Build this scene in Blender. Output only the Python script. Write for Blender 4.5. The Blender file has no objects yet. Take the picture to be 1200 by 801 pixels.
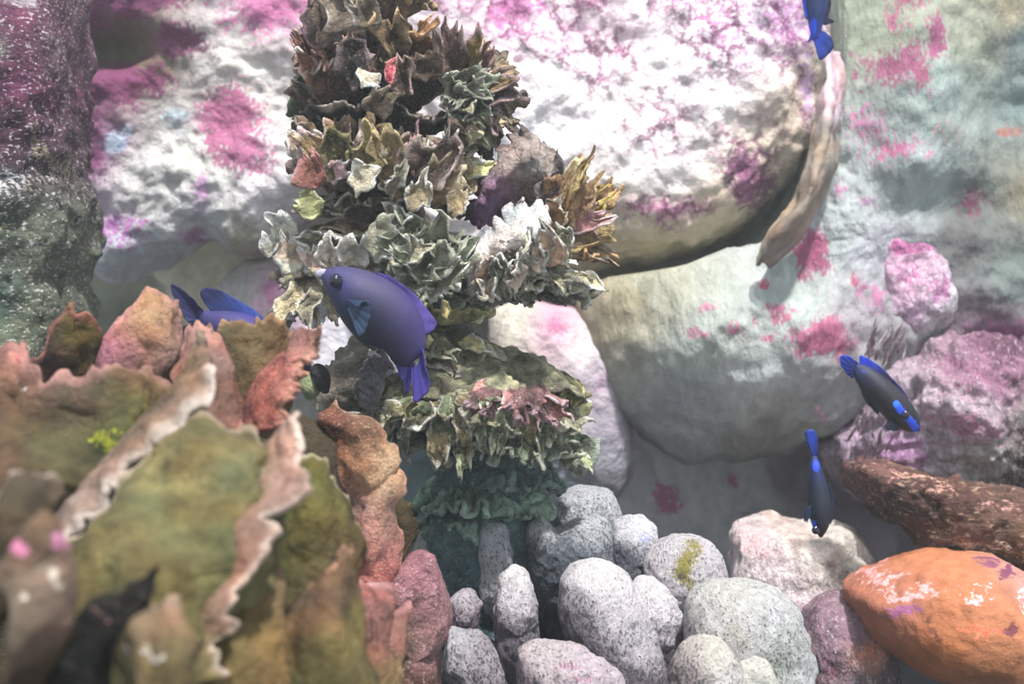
import bpy, math, random
import numpy as np
from mathutils import Vector

# ------------------------------------------------------------------ camera, light, exposure
S = bpy.context.scene
C = S.collection
CZ = 0.34                                   # camera height above the tank floor (m)
cam_data = bpy.data.cameras.new('camera')
cam_data.lens = 50; cam_data.sensor_width = 36
cam_data.dof.use_dof = True; cam_data.dof.focus_distance = 0.95; cam_data.dof.aperture_fstop = 8.0
cam_data.clip_start = 0.01
cam = bpy.data.objects.new('camera', cam_data); C.objects.link(cam)
cam.location = (0, 0, CZ); cam.rotation_euler = (math.pi / 2, 0, 0)
S.camera = cam

world = bpy.data.worlds.new('world'); S.world = world; world.use_nodes = True
bg = world.node_tree.nodes['Background']
bg.inputs[0].default_value = (0.86, 0.93, 1.0, 1); bg.inputs[1].default_value = 0.86

def sun_lamp(name, direction, energy, angle, color):
    d = bpy.data.lights.new(name, 'SUN'); d.energy = energy; d.angle = math.radians(angle); d.color = color
    o = bpy.data.objects.new(name, d); C.objects.link(o)
    o.rotation_euler = Vector(direction).to_track_quat('-Z', 'Y').to_euler(); o.location = (0, 0.6, 2)
    return o
sun_lamp('overhead_light', (-0.18, 0.48, -1.0), 5.4, 3.0, (1.0, 0.97, 0.92))

def spot_lamp(name, loc, target, energy, size, color):
    d = bpy.data.lights.new(name, 'SPOT'); d.energy = energy; d.spot_size = math.radians(size); d.spot_blend = 0.8
    d.shadow_soft_size = 0.05; d.color = color
    o = bpy.data.objects.new(name, d); C.objects.link(o); o.location = loc
    o.rotation_euler = (Vector(target) - Vector(loc)).to_track_quat('-Z', 'Y').to_euler()
    return o
spot_lamp('tank_spotlight', (0.22, 0.75, 1.35), (0.12, 1.3, 0.42), 22, 50, (1.0, 0.97, 0.95))

S.view_settings.view_transform = 'Standard'; S.view_settings.look = 'None'
S.view_settings.gamma = 1.0; S.view_settings.use_curve_mapping = False
S.view_settings.exposure = 0.17
S.cycles.max_bounces = 6

# ------------------------------------------------------------------ helpers
K = 0.72 / 1200.0                            # metres per pixel at one metre
def P(px, py, d):
    return np.array(((px - 600) * K * d, d, CZ + (400.5 - py) * K * d))
def lin(c, sat=0.9):
    a = np.asarray(c, float) / 255.0
    a = a.mean(-1, keepdims=True) * (1 - sat) + a * sat
    return np.where(a <= 0.04045, a / 12.92, ((a + 0.055) / 1.055) ** 2.4)

def _hash(ix, iy, iz, seed):
    h = (ix.astype(np.uint32) * np.uint32(374761393) + iy.astype(np.uint32) * np.uint32(668265263)
         + iz.astype(np.uint32) * np.uint32(2147483647) + np.uint32(seed * 1013904223 & 0xffffffff))
    h = (h ^ (h >> np.uint32(13))) * np.uint32(1274126177)
    h = (h ^ (h >> np.uint32(16))) * np.uint32(2246822519)
    return ((h ^ (h >> np.uint32(15))) & np.uint32(0xffffff)).astype(np.float64) / 0xffffff
def vnoise(p, seed=0):
    """smooth value noise, -1..1, on an array of points (..., 3)"""
    p = np.asarray(p, float) + 1000.0
    i = np.floor(p).astype(np.int64); f = p - i
    f = f * f * f * (f * (f * 6 - 15) + 10)
    r = 0
    for dx in (0, 1):
        for dy in (0, 1):
            for dz in (0, 1):
                w = (f[..., 0] if dx else 1 - f[..., 0]) * (f[..., 1] if dy else 1 - f[..., 1]) * (f[..., 2] if dz else 1 - f[..., 2])
                r = r + w * _hash(i[..., 0] + dx, i[..., 1] + dy, i[..., 2] + dz, seed)
    return r * 2 - 1
def fbm(p, scale, octv=4, seed=0, gain=0.5):
    r = 0; a = 1.0; t = 0.0
    for o in range(octv):
        r = r + a * vnoise(np.asarray(p) * scale * 2 ** o + 7.3 * o, seed + o); t += a; a *= gain
    return r / t
def n1(x, scale, seed):
    x = np.asarray(x, float)
    return vnoise(np.stack([x * scale, np.zeros_like(x) + 3.1 * seed, np.zeros_like(x)], -1), seed)
def warp3(V, amp, seed=0, scale=30):
    v = np.stack([fbm(V, scale, 2, seed + 201) + .5 * fbm(V, scale * 3.1, 2, seed + 241), fbm(V, scale, 2, seed + 211) + .5 * fbm(V, scale * 3.1, 2, seed + 251),
                  fbm(V, scale, 2, seed + 221) + .5 * fbm(V, scale * 3.1, 2, seed + 261)], -1)
    return V + amp * v
def tri(x):
    x = np.mod(x, 1.0)
    return 4 * np.abs(x - 0.5) - 1

def catmull(pts, n, closed=False):
    p = np.asarray(pts, float)
    if closed:
        q = np.vstack([p[-1], p, p[0], p[1]])
    else:
        q = np.vstack([2 * p[0] - p[1], p, 2 * p[-1] - p[-2]])
    m = len(q) - 3
    seg = np.linalg.norm(q[2:2 + m] - q[1:1 + m], axis=1) ** 0.7 + 1e-9
    t = np.concatenate([[0], np.cumsum(seg)]); u = np.linspace(0, t[-1], n, endpoint=not closed)
    k = np.clip(np.searchsorted(t, u, 'right') - 1, 0, m - 1); f = ((u - t[k]) / seg[k])[:, None]
    a, b, c, d = q[k], q[k + 1], q[k + 2], q[k + 3]
    return 0.5 * (2 * b + (c - a) * f + (2 * a - 5 * b + 4 * c - d) * f ** 2 + (3 * b - a - 3 * c + d) * f ** 3)

def grid_faces(n, m, wrap_m=False, off=0, flip=False):
    i, j = np.meshgrid(np.arange(n - 1), np.arange(m if wrap_m else m - 1), indexing='ij')
    j2 = (j + 1) % m
    q = np.stack([i * m + j, i * m + j2, (i + 1) * m + j2, (i + 1) * m + j], -1).reshape(-1, 4) + off
    return q[:, ::-1] if flip else q

def normals(V, wrap=False):
    du = np.gradient(V, axis=0)
    if wrap:
        dv = (np.roll(V, -1, 1) - np.roll(V, 1, 1)) / 2
    else:
        dv = np.gradient(V, axis=1)
    n = np.cross(du, dv); l = np.linalg.norm(n, axis=-1, keepdims=True)
    return n / np.maximum(l, 1e-12)

def link_mesh(name, V, Q, mat, parent=None, origin=None, base=None, spot=None, smooth=True):
    """one mesh object; V (n,3) in world space, Q quads; base/spot are colours per vertex, some with painted light and shade"""
    V = np.asarray(V, float).reshape(-1, 3)
    o0 = np.zeros(3) if origin is None else np.asarray(origin, float)
    me = bpy.data.meshes.new(name)
    me.vertices.add(len(V)); me.vertices.foreach_set('co', (V - o0).astype(np.float32).ravel())
    Q = np.asarray(Q, np.int32)
    me.loops.add(Q.size); me.loops.foreach_set('vertex_index', Q.ravel())
    me.polygons.add(len(Q)); me.polygons.foreach_set('loop_start', np.arange(0, Q.size, Q.shape[1], dtype=np.int32))
    me.polygons.foreach_set('use_smooth', np.full(len(Q), smooth))
    me.update(calc_edges=True); me.validate()
    for nm, arr in (('base', base), ('spot', spot)):
        if arr is not None:
            a = me.attributes.new(nm, 'FLOAT_COLOR', 'POINT')
            arr = np.asarray(arr, float).reshape(len(V), -1)
            if arr.shape[1] == 3: arr = np.hstack([arr, np.ones((len(V), 1))])
            a.data.foreach_set('color', arr.astype(np.float32).ravel())
    me.materials.append(mat)
    ob = bpy.data.objects.new(name, me); C.objects.link(ob)
    if parent is not None:
        ob.parent = parent; ob.location = o0 - np.array(parent.get('org', (0, 0, 0)))
    else:
        ob.location = o0
    ob['org'] = [float(x) for x in o0]
    return ob

def thing(name, label, cat, loc, group=None):
    o = bpy.data.objects.new(name, None); C.objects.link(o); o.empty_display_size = 0.02
    o.location = loc; o['org'] = [float(x) for x in loc]
    return tag(o, label, cat, group)
def tag(o, label, cat, group=None):
    o['label'] = label; o['category'] = cat
    if group: o['group'] = group
    return o

# --- own colours (algae, growth) plus painted light and shade, from anchor points
def idw(V, anchors, d, warp=0.012, seed=0, power=3.0):
    V = np.asarray(V).reshape(-1, 3)
    W = V + warp * np.stack([fbm(V, 30, 3, seed + 11), fbm(V, 30, 3, seed + 23), fbm(V, 30, 3, seed + 37)], -1)
    num = np.zeros((len(V), 3)); den = np.zeros((len(V), 1))
    for px, py, col in anchors:
        a = P(px, py, d)
        w = 1.0 / (((W[:, 0] - a[0]) ** 2 + (W[:, 2] - a[2]) ** 2) ** (power / 2) + 1e-6)
        num += w[:, None] * lin(col); den += w[:, None]
    return num / den
def spots(V, lst, d, seed=0, warp=0.014):
    V = np.asarray(V).reshape(-1, 3)
    W = V + warp * np.stack([fbm(V, 40, 3, seed + 51), fbm(V, 40, 3, seed + 63), fbm(V, 40, 3, seed + 77)], -1)
    col = np.zeros((len(V), 3)); den = np.full((len(V), 1), 1e-6); m = np.zeros(len(V)); s = K * d
    for px, py, rx, ry, c, st in lst:
        a = P(px, py, d)
        g = st * np.exp(-0.7 * (((W[:, 0] - a[0]) / (rx * s)) ** 2 + ((W[:, 2] - a[2]) / (ry * s)) ** 2))
        col += (g ** 2)[:, None] * lin(c); den += (g ** 2)[:, None]; m = np.maximum(m, g)
    return np.hstack([col / den, m[:, None]])

# ------------------------------------------------------------------ materials
def nd(nt, kind, **kw):
    n = nt.nodes.new(kind)
    for k, v in kw.items():
        if k in n.inputs: n.inputs[k].default_value = v
        else: setattr(n, k, v)
    return n
def surface_mat(name, nscale=120, vary=0.35, bump=0.5, bump_scale=300, bump_dist=0.002, rough=0.75, speck=0.0, speck_scale=500,
                speck_col=(0.9, 0.9, 0.9), patch_gain=1.0, net=0.0, net_scale=60, net_col=(0.3, 0.05, 0.16), stretch=(1, 1, 1),
                translucent=0.0, spec=0.3, pits=False):
    m = bpy.data.materials.new(name); m.use_nodes = True
    nt = m.node_tree; L = nt.links.new; bs = nt.nodes['Principled BSDF']
    bs.inputs['Roughness'].default_value = rough; bs.inputs['Specular IOR Level'].default_value = spec
    tc = nd(nt, 'ShaderNodeTexCoord'); mp = nd(nt, 'ShaderNodeMapping'); mp.inputs['Scale'].default_value = stretch
    L(tc.outputs['Object'], mp.inputs[0]); co = mp.outputs[0]
    ab = nd(nt, 'ShaderNodeAttribute', attribute_name='base'); asp = nd(nt, 'ShaderNodeAttribute', attribute_name='spot')
    n_a = nd(nt, 'ShaderNodeTexNoise', Scale=nscale, Detail=6.0, Roughness=0.65); L(co, n_a.inputs['Vector'])
    n_b = nd(nt, 'ShaderNodeTexNoise', Scale=nscale * 3.7, Detail=5.0, Roughness=0.7); L(co, n_b.inputs['Vector'])
    # base with value variation
    mr = nd(nt, 'ShaderNodeMapRange'); L(n_a.outputs['Fac'], mr.inputs[0])
    mr.inputs[1].default_value = 0.3; mr.inputs[2].default_value = 0.7; mr.inputs[3].default_value = 1 - vary; mr.inputs[4].default_value = 1 + vary
    mul = nd(nt, 'ShaderNodeMix', data_type='RGBA', blend_type='MULTIPLY'); mul.inputs[0].default_value = 1
    L(ab.outputs['Color'], mul.inputs[6]); L(mr.outputs[0], mul.inputs[7]); col = mul.outputs[2]
    # patches: ragged threshold of the mask carried in spot alpha
    mad = nd(nt, 'ShaderNodeMath', operation='MULTIPLY_ADD'); L(n_b.outputs['Fac'], mad.inputs[0]); mad.inputs[1].default_value = 2.1 * patch_gain; mad.inputs[2].default_value = -1.05 * patch_gain
    ad = nd(nt, 'ShaderNodeMath', operation='ADD'); L(mad.outputs[0], ad.inputs[0]); L(asp.outputs['Alpha'], ad.inputs[1])
    th = nd(nt, 'ShaderNodeMapRange', interpolation_type='SMOOTHSTEP'); L(ad.outputs[0], th.inputs[0]); th.inputs[1].default_value = 0.36; th.inputs[2].default_value = 0.6
    gt = nd(nt, 'ShaderNodeMapRange', interpolation_type='SMOOTHSTEP'); L(asp.outputs['Alpha'], gt.inputs[0]); gt.inputs[1].default_value = 0.05; gt.inputs[2].default_value = 0.2
    thm = nd(nt, 'ShaderNodeMath', operation='MULTIPLY'); L(th.outputs[0], thm.inputs[0]); L(gt.outputs[0], thm.inputs[1])
    mul2 = nd(nt, 'ShaderNodeMix', data_type='RGBA', blend_type='MULTIPLY'); mul2.inputs[0].default_value = 1
    mr2 = nd(nt, 'ShaderNodeMapRange'); L(n_b.outputs['Fac'], mr2.inputs[0]); mr2.inputs[1].default_value = 0.3; mr2.inputs[2].default_value = 0.7; mr2.inputs[3].default_value = 0.65; mr2.inputs[4].default_value = 1.4
    L(asp.outputs['Color'], mul2.inputs[6]); L(mr2.outputs[0], mul2.inputs[7])
    mx = nd(nt, 'ShaderNodeMix', data_type='RGBA'); L(thm.outputs[0], mx.inputs[0]); L(col, mx.inputs[6]); L(mul2.outputs[2], mx.inputs[7]); col = mx.outputs[2]
    if net > 0:                              # branching network of algae, only where patches grow
        dis = nd(nt, 'ShaderNodeMix', data_type='RGBA', blend_type='LINEAR_LIGHT'); dis.inputs[0].default_value = 0.012
        L(co, dis.inputs[6]); L(n_b.outputs['Color'], dis.inputs[7])
        vo = nd(nt, 'ShaderNodeTexVoronoi', feature='DISTANCE_TO_EDGE', Scale=net_scale); L(dis.outputs[2], vo.inputs['Vector'])
        r = nd(nt, 'ShaderNodeMapRange'); L(vo.outputs['Distance'], r.inputs[0]); r.inputs[1].default_value = 0.02; r.inputs[2].default_value = 0.16; r.inputs[3].default_value = net; r.inputs[4].default_value = 0
        gate = nd(nt, 'ShaderNodeMapRange', interpolation_type='SMOOTHSTEP'); L(n_a.outputs['Fac'], gate.inputs[0]); gate.inputs[1].default_value = 0.36; gate.inputs[2].default_value = 0.52
        g2 = nd(nt, 'ShaderNodeMath', operation='MULTIPLY'); L(r.outputs[0], g2.inputs[0]); L(gate.outputs[0], g2.inputs[1])
        am = nd(nt, 'ShaderNodeMapRange'); L(asp.outputs['Alpha'], am.inputs[0]); am.inputs[1].default_value = 0.02; am.inputs[2].default_value = 0.35
        g3 = nd(nt, 'ShaderNodeMath', operation='MULTIPLY'); L(g2.outputs[0], g3.inputs[0]); L(am.outputs[0], g3.inputs[1])
        mn = nd(nt, 'ShaderNodeMix', data_type='RGBA'); L(g3.outputs[0], mn.inputs[0]); L(col, mn.inputs[6]); mn.inputs[7].default_value = (*net_col, 1); col = mn.outputs[2]
    n_c = nd(nt, 'ShaderNodeTexNoise', Scale=speck_scale, Detail=3.0, Roughness=0.6); L(co, n_c.inputs['Vector'])
    if speck > 0:
        t2 = nd(nt, 'ShaderNodeMapRange', interpolation_type='SMOOTHSTEP'); L(n_c.outputs['Fac'], t2.inputs[0]); t2.inputs[1].default_value = 0.56; t2.inputs[2].default_value = 0.66; t2.inputs[4].default_value = speck
        if pits:                             # dark pits, fewer where the skin is pale
            bw = nd(nt, 'ShaderNodeRGBToBW'); L(ab.outputs['Color'], bw.inputs[0])
            ml = nd(nt, 'ShaderNodeMath', operation='MULTIPLY_ADD'); L(bw.outputs[0], ml.inputs[0]); ml.inputs[1].default_value = 0.36; ml.inputs[2].default_value = 0.36; L(ml.outputs[0], t2.inputs[1])
            m3 = nd(nt, 'ShaderNodeMath', operation='ADD'); L(ml.outputs[0], m3.inputs[0]); m3.inputs[1].default_value = 0.09; L(m3.outputs[0], t2.inputs[2])
        ms = nd(nt, 'ShaderNodeMix', data_type='RGBA'); L(t2.outputs[0], ms.inputs[0]); L(col, ms.inputs[6]); ms.inputs[7].default_value = (*speck_col, 1); col = ms.outputs[2]
    L(col, bs.inputs['Base Color'])
    bn = nd(nt, 'ShaderNodeTexNoise', Scale=bump_scale, Detail=5.0, Roughness=0.65); L(co, bn.inputs['Vector'])
    bp = nd(nt, 'ShaderNodeBump', Strength=bump, Distance=bump_dist); L(bn.outputs['Fac'], bp.inputs['Height']); L(bp.outputs[0], bs.inputs['Normal'])
    if translucent > 0:
        tr = nd(nt, 'ShaderNodeBsdfTranslucent'); L(col, tr.inputs['Color'])
        mxs = nd(nt, 'ShaderNodeMixShader'); mxs.inputs[0].default_value = translucent
        L(bs.outputs[0], mxs.inputs[1]); L(tr.outputs[0], mxs.inputs[2]); L(mxs.outputs[0], nt.nodes['Material Output'].inputs['Surface'])
    return m

M = {}
M['wall'] = surface_mat('pale_tank_rock', 60, 0.2, 0.4, 120, 0.004)
M['rock_dark'] = surface_mat('dark_purple_crusted_rock', 90, 0.5, 0.9, 160, 0.006, speck=0.6, speck_scale=330, speck_col=(0.75, 0.68, 0.72), stretch=(0.7, 1, 1.2))
M['rock_pink'] = surface_mat('pale_rock_with_magenta_crust', 70, 0.25, 0.8, 130, 0.006)
M['rock_net'] = surface_mat('white_rock_with_netted_crust', 55, 0.18, 0.7, 110, 0.006, net=0.9, net_scale=46, net_col=(0.17, 0.05, 0.12))
M['rock_grey'] = surface_mat('grey_green_rock', 60, 0.22, 0.8, 90, 0.006, stretch=(1.5, 1, 0.6))
M['rock_fuzzy'] = surface_mat('fuzzy_pink_rock', 90, 0.5, 1.0, 150, 0.01, speck=0.5, speck_scale=260, speck_col=(0.72, 0.66, 0.72), stretch=(1.2, 1, 0.6))
M['rock_orange'] = surface_mat('orange_rock', 60, 0.25, 0.7, 200, 0.003)
M['rock_brown'] = surface_mat('brown_rock', 90, 0.6, 1.0, 120, 0.008, speck=0.4, speck_scale=220, speck_col=(0.65, 0.45, 0.3), stretch=(0.6, 1, 1.3))
M['leaf'] = surface_mat('leafy_coral_skin', 70, 0.5, 1.0, 200, 0.005, translucent=0.12)
M['leaf_rough'] = surface_mat('leafy_coral_grainy_skin', 120, 0.55, 1.0, 420, 0.005, speck=0.45, speck_scale=600, speck_col=(0.75, 0.6, 0.5))
M['black'] = surface_mat('black_speckled_skin', 140, 0.5, 1.0, 300, 0.006, speck=0.12, speck_scale=420, speck_col=(0.4, 0.35, 0.25))
M['frill'] = surface_mat('frilled_coral_skin', 110, 0.65, 1.0, 330, 0.006, speck=0.3, speck_scale=520, speck_col=(0.6, 0.57, 0.5))
M['lobe'] = surface_mat('lobed_coral_skin', 160, 0.3, 1.0, 430, 0.005, speck=0.8, speck_scale=430, speck_col=(0.09, 0.085, 0.11), stretch=(1.3, 1, 0.75), pits=True)
M['sand'] = surface_mat('dark_tank_floor', 100, 0.3, 0.6, 300, 0.003)

# ------------------------------------------------------------------ shape builders
def pillow(name, outline, d, front, back, mat, anchors, spot_list=(), parent=None, dents=(), e=0.75, nt_=300, nf=130, rough=0.012, rscale=14,
           fine=0.003, fscale=70, seed=1, center=None, ridge=0.0, tone=1.0):
    """a solid, bulging body whose widest section (at distance d) follows an outline"""
    o = np.array([P(x, y, d)[[0, 2]] for x, y in outline])
    oc = catmull(o, 600, True)
    c = oc.mean(0) if center is None else P(center[0], center[1], d)[[0, 2]]
    rel = oc - c; ang = np.arctan2(rel[:, 1], rel[:, 0]); rad = np.hypot(rel[:, 0], rel[:, 1])
    k = np.argsort(ang); th = np.linspace(-np.pi, np.pi, nt_, endpoint=False)
    r = np.interp(th, ang[k], rad[k], period=2 * np.pi)
    nfr = int(nf * .66); tf = np.linspace(0.006, 1, nfr); tb = np.linspace(0.02, 1, nf - nfr, endpoint=False)[::-1]
    sf = 1 - (1 - tf) ** 1.7; sb = 1 - (1 - tb) ** 1.9
    s = np.concatenate([sf, sb])[:, None]; y = np.maximum(1 - s ** (2 / e), 0) ** (e / 2); y[nfr:] *= -1
    Y = np.where(y > 0, -y * front, -y * back) + d
    fr = np.fft.rfft(r); fr[3:] = 0; rs = np.minimum(np.fft.irfft(fr, nt_), r * 1.25)
    re = rs[None] * (1 - s ** 3) + r[None] * s ** 3
    X = c[0] + s * re * np.cos(th)[None, :]; Z = c[1] + s * re * np.sin(th)[None, :]
    V = np.stack([X, np.broadcast_to(Y, X.shape), Z], -1)
    N = -normals(V, True)
    if np.mean((N * (V - V.mean((0, 1)))).sum(-1)) < 0: N = -N
    disp = rough * fbm(V, rscale, 4, seed) + fine * fbm(V, fscale, 3, seed + 9)
    if ridge: disp = disp + ridge * (1 - 2 * np.abs(fbm(V, rscale * 1.3, 3, seed + 5)))
    V = V + N * disp[..., None]
    for px, py, rx, ry, dep in dents:
        a = P(px, py, d); q = K * d
        g = np.exp(-(((V[..., 0] - a[0]) / (rx * q)) ** 2 + ((V[..., 2] - a[2]) / (ry * q)) ** 2) ** 1.5)
        V[..., 1] += dep * g * (V[..., 1] < d)
    org = np.array((c[0], d, V[..., 2].min()))
    base = idw(V, anchors, d, seed=seed) * tone; sp = spots(V, spot_list, d, seed) if spot_list else np.zeros((V.shape[0] * V.shape[1], 4))
    # the two poles are closed by small fans of quads
    n, m = V.shape[:2]
    Q = grid_faces(n, m, True, flip=True)
    caps = [[j, (j + 1), (j + 2), m - 1 - 0] for j in ()]
    Vf = np.vstack([V.reshape(-1, 3), V[0].mean(0), V[-1].mean(0)])
    f = np.arange(0, m, 2)
    top = np.stack([f, (f + 1) % m, (f + 2) % m, np.full_like(f, n * m)], -1)
    bot = np.stack([(n - 1) * m + (f + 2) % m, (n - 1) * m + (f + 1) % m, (n - 1) * m + f, np.full_like(f, n * m + 1)], -1)
    Q = np.vstack([Q, top, bot])
    base = np.vstack([base, base[:1], base[-1:]]); sp = np.vstack([sp, sp[:1], sp[-1:]])
    return link_mesh(name, Vf, Q, mat, parent, org, base, sp)

def solid_sheet(name, V, thick, mat, parent, base, spot=None):
    """a sheet (n, m, 3) given real thickness (scalar or (n, m)) and closed edges"""
    N = normals(V); t = np.broadcast_to(np.asarray(thick, float), V.shape[:2])[..., None] * 0.5
    A = V + N * t; B = V - N * t; n, m = V.shape[:2]
    Q = [grid_faces(n, m), grid_faces(n, m, off=n * m, flip=True)]
    def strip(idx):
        a = idx[:-1]; b = idx[1:]
        return np.stack([b, a, a + n * m, b + n * m], -1)
    g = np.arange(n * m).reshape(n, m)
    Q += [strip(g[0]), strip(g[-1][::-1]), strip(g[:, 0][::-1]), strip(g[:, -1])]
    base = np.asarray(base).reshape(n * m, -1)
    base = np.vstack([base, base])
    sp = np.zeros((2 * n * m, 4)) if spot is None else np.vstack([spot, spot])
    allV = np.vstack([A.reshape(-1, 3), B.reshape(-1, 3)])
    return link_mesh(name, allV, np.vstack(Q), mat, parent, np.array((V[..., 0].mean(), V[..., 1].mean(), V[..., 2].min())), base, sp)

def leaf(name, rows, mat, parent, anchors, d, rim=(225, 190, 180), rim_w=0.12, rim_s=0.8, thick=0.005, wav=0.004, seed=1, n=40, m=70, bulge=0.0,
         spot_list=(), ruffle=0.0, nr=5, jag=0.005, lw=0.006):
    """a coral blade lofted through rows of (px, py, distance); row 0 is the growing rim"""
    rows = [np.array([P(*q) for q in r]) for r in rows]
    R = np.stack([catmull(r, m) for r in rows]); T = np.stack([catmull(R[:, j], n) for j in range(m)], 1)
    u = np.linspace(0, 1, n)[:, None]; v = np.linspace(0, 1, m)[None, :]
    N = normals(T)
    T = T + N * (bulge * np.sin(np.pi * u) * np.sin(np.pi * v))[..., None]
    T = T + N * (wav * fbm(T, 45, 3, seed) + ruffle * (1 - u) ** 1.5 * np.sin(2 * np.pi * nr * v + 2 * n1(v, 4, seed)))[..., None]
    if jag:
        dirv = T[0] - T[min(6, n - 1)]; dirv /= np.linalg.norm(dirv, axis=-1, keepdims=True) + 1e-9
        jj = jag * (n1(v[0], 14, seed + 3) + 0.6 * n1(v[0], 33, seed + 4))
        T = T + dirv[None] * (jj[None, :] * (1 - u) ** 3)[..., None]
    T = warp3(T, lw, seed, 26)
    base = idw(T, anchors, d, seed=seed, warp=.016)
    mott = fbm(T, 38, 4, seed + 31).reshape(-1, 1)
    base = np.clip(base * (1 + 0.75 * mott) * (1 + np.array([[.25, .0, -.15]]) * fbm(T, 55, 2, seed + 41).reshape(-1, 1)), 0, 1)
    base = base * (.74 if mat is M.get('leaf') else 1) * np.array([1.0, .97, 1.0])
    w = (np.clip(1 - u / rim_w, 0, 1) ** 0.7 * np.ones_like(v)).reshape(-1, 1)
    w = np.clip(w * (0.75 + 0.6 * fbm(T, 60, 3, seed + 8).reshape(-1, 1)), 0, 1) * rim_s
    base = base * (1 - w) + lin(rim) * w
    th = thick * (0.55 + 0.45 * np.clip(u * 5, 0, 1)) * (0.8 + 0.2 * np.sin(np.pi * v))
    return solid_sheet(name, T, th, mat, parent, base, spots(T, spot_list, d, seed) if spot_list else None)

def frill(name, c, d, rx, ry, th0, th1, rise, parent, col, rim, r0=0.35, nf=16, amp=5.0, jag=0.12, seed=1, tilt=0.0, roll=0.0, curve=1.5, thick=0.003,
          nu=30, nv=260, mat=None, rim_w=0.15, col2=None, dark=None, lobes=0.2, wp=0.007, nb=3):
    """a pleated plate that grows out from the stem; sizes in pixels at distance d; angle -90 faces the tank front"""
    s = K * d
    th = np.radians(np.linspace(th0, th1, nv))[None, :]; u = np.linspace(0, 1, nu)[:, None]
    rad = r0 + (1 - r0) * u
    edge = 1 + lobes * n1(th, 2.2, seed + 1) + jag * (0.6 * n1(th, nf / 2.2, seed + 2) + 0.5 * np.abs(n1(th, nf * 1.1, seed + 3))) * u ** 4
    h = rise * u ** curve * (1 + 0.25 * n1(th, 3, seed + 6) + 1.6 * jag * n1(th, nf / 1.7, seed + 4) * u ** 3)
    X = rx * rad * edge * np.cos(th); Y = ry * rad * edge * np.sin(th); Z = h * np.ones_like(th)
    V = np.stack([X, Y, Z], -1) * s
    N = normals(V)
    ph = th / (2 * np.pi) * nf * 2 + 1.1 * n1(th, nf / 5, seed + 5)
    pl = 0.7 * tri(ph) + 0.45 * tri(ph * 2.13 + 0.3)
    V = V + N * (amp * s * (0.25 + 0.75 * u) * pl)[..., None]
    V = V + N * (0.0022 * fbm(V, 170, 3, seed) )[..., None]
    V = V * 1.0
    a, b = math.radians(tilt), math.radians(roll)
    Rx = np.array([[1, 0, 0], [0, math.cos(a), -math.sin(a)], [0, math.sin(a), math.cos(a)]])
    Ry = np.array([[math.cos(b), 0, math.sin(b)], [0, 1, 0], [-math.sin(b), 0, math.cos(b)]])
    V = V @ (Ry @ Rx).T + P(c[0], c[1], d)
    V = warp3(V, wp, 7, 34)
    col = [min(250, x * f_) for x, f_ in zip(col, (1.42, 1.36, 1.26) if seed > 320 else (1.1, 1.02, .96))]; rim = [min(255, x * 1.18) for x in rim]
    base = np.broadcast_to(lin(col), V.shape).copy()
    c2 = lin(col2 if col2 is not None else [x * 0.55 for x in col])
    mixn = np.clip(0.5 + 1.3 * fbm(V, 70, 3, seed + 7), 0, 1)[..., None]
    base = base * (1 - mixn) + c2 * mixn
    w = np.clip((u - 1 + rim_w) / rim_w, 0, 1) * np.clip(0.5 + 1.2 * fbm(V, 90, 2, seed + 12), 0, 1)
    base = base * (1 - w[..., None]) + lin(rim) * w[..., None]
    o = solid_sheet(name, V, thick * (1.15 - 0.6 * u), mat or M['frill'], parent, base)
    rng = random.Random(seed * 17)
    for k in range(nb):                      # torn blades standing on the rim
        j = int(nv * (k + rng.uniform(.1, .9)) / nb); j = min(j, nv - 1); i = int(nu * rng.uniform(.45, .8))
        a0 = V[i, j]; grow = V[-1, j] - V[i, j]
        tip = a0 + grow * rng.uniform(1.1, 1.5) + np.array((rng.uniform(-.4, .4), rng.uniform(-.5, .1), rng.uniform(-.2, .7))) * rx * s * .3
        kf = rng.uniform(.75, 1.25)
        shard('blade', a0, tip, rng.uniform(.16, .34) * rx * s, o, [min(250, x * kf) for x in col], rim, seed=seed * 31 + k, face=(rng.uniform(-.8, .8), -1, rng.uniform(-.3, .6)))
    return o

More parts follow.
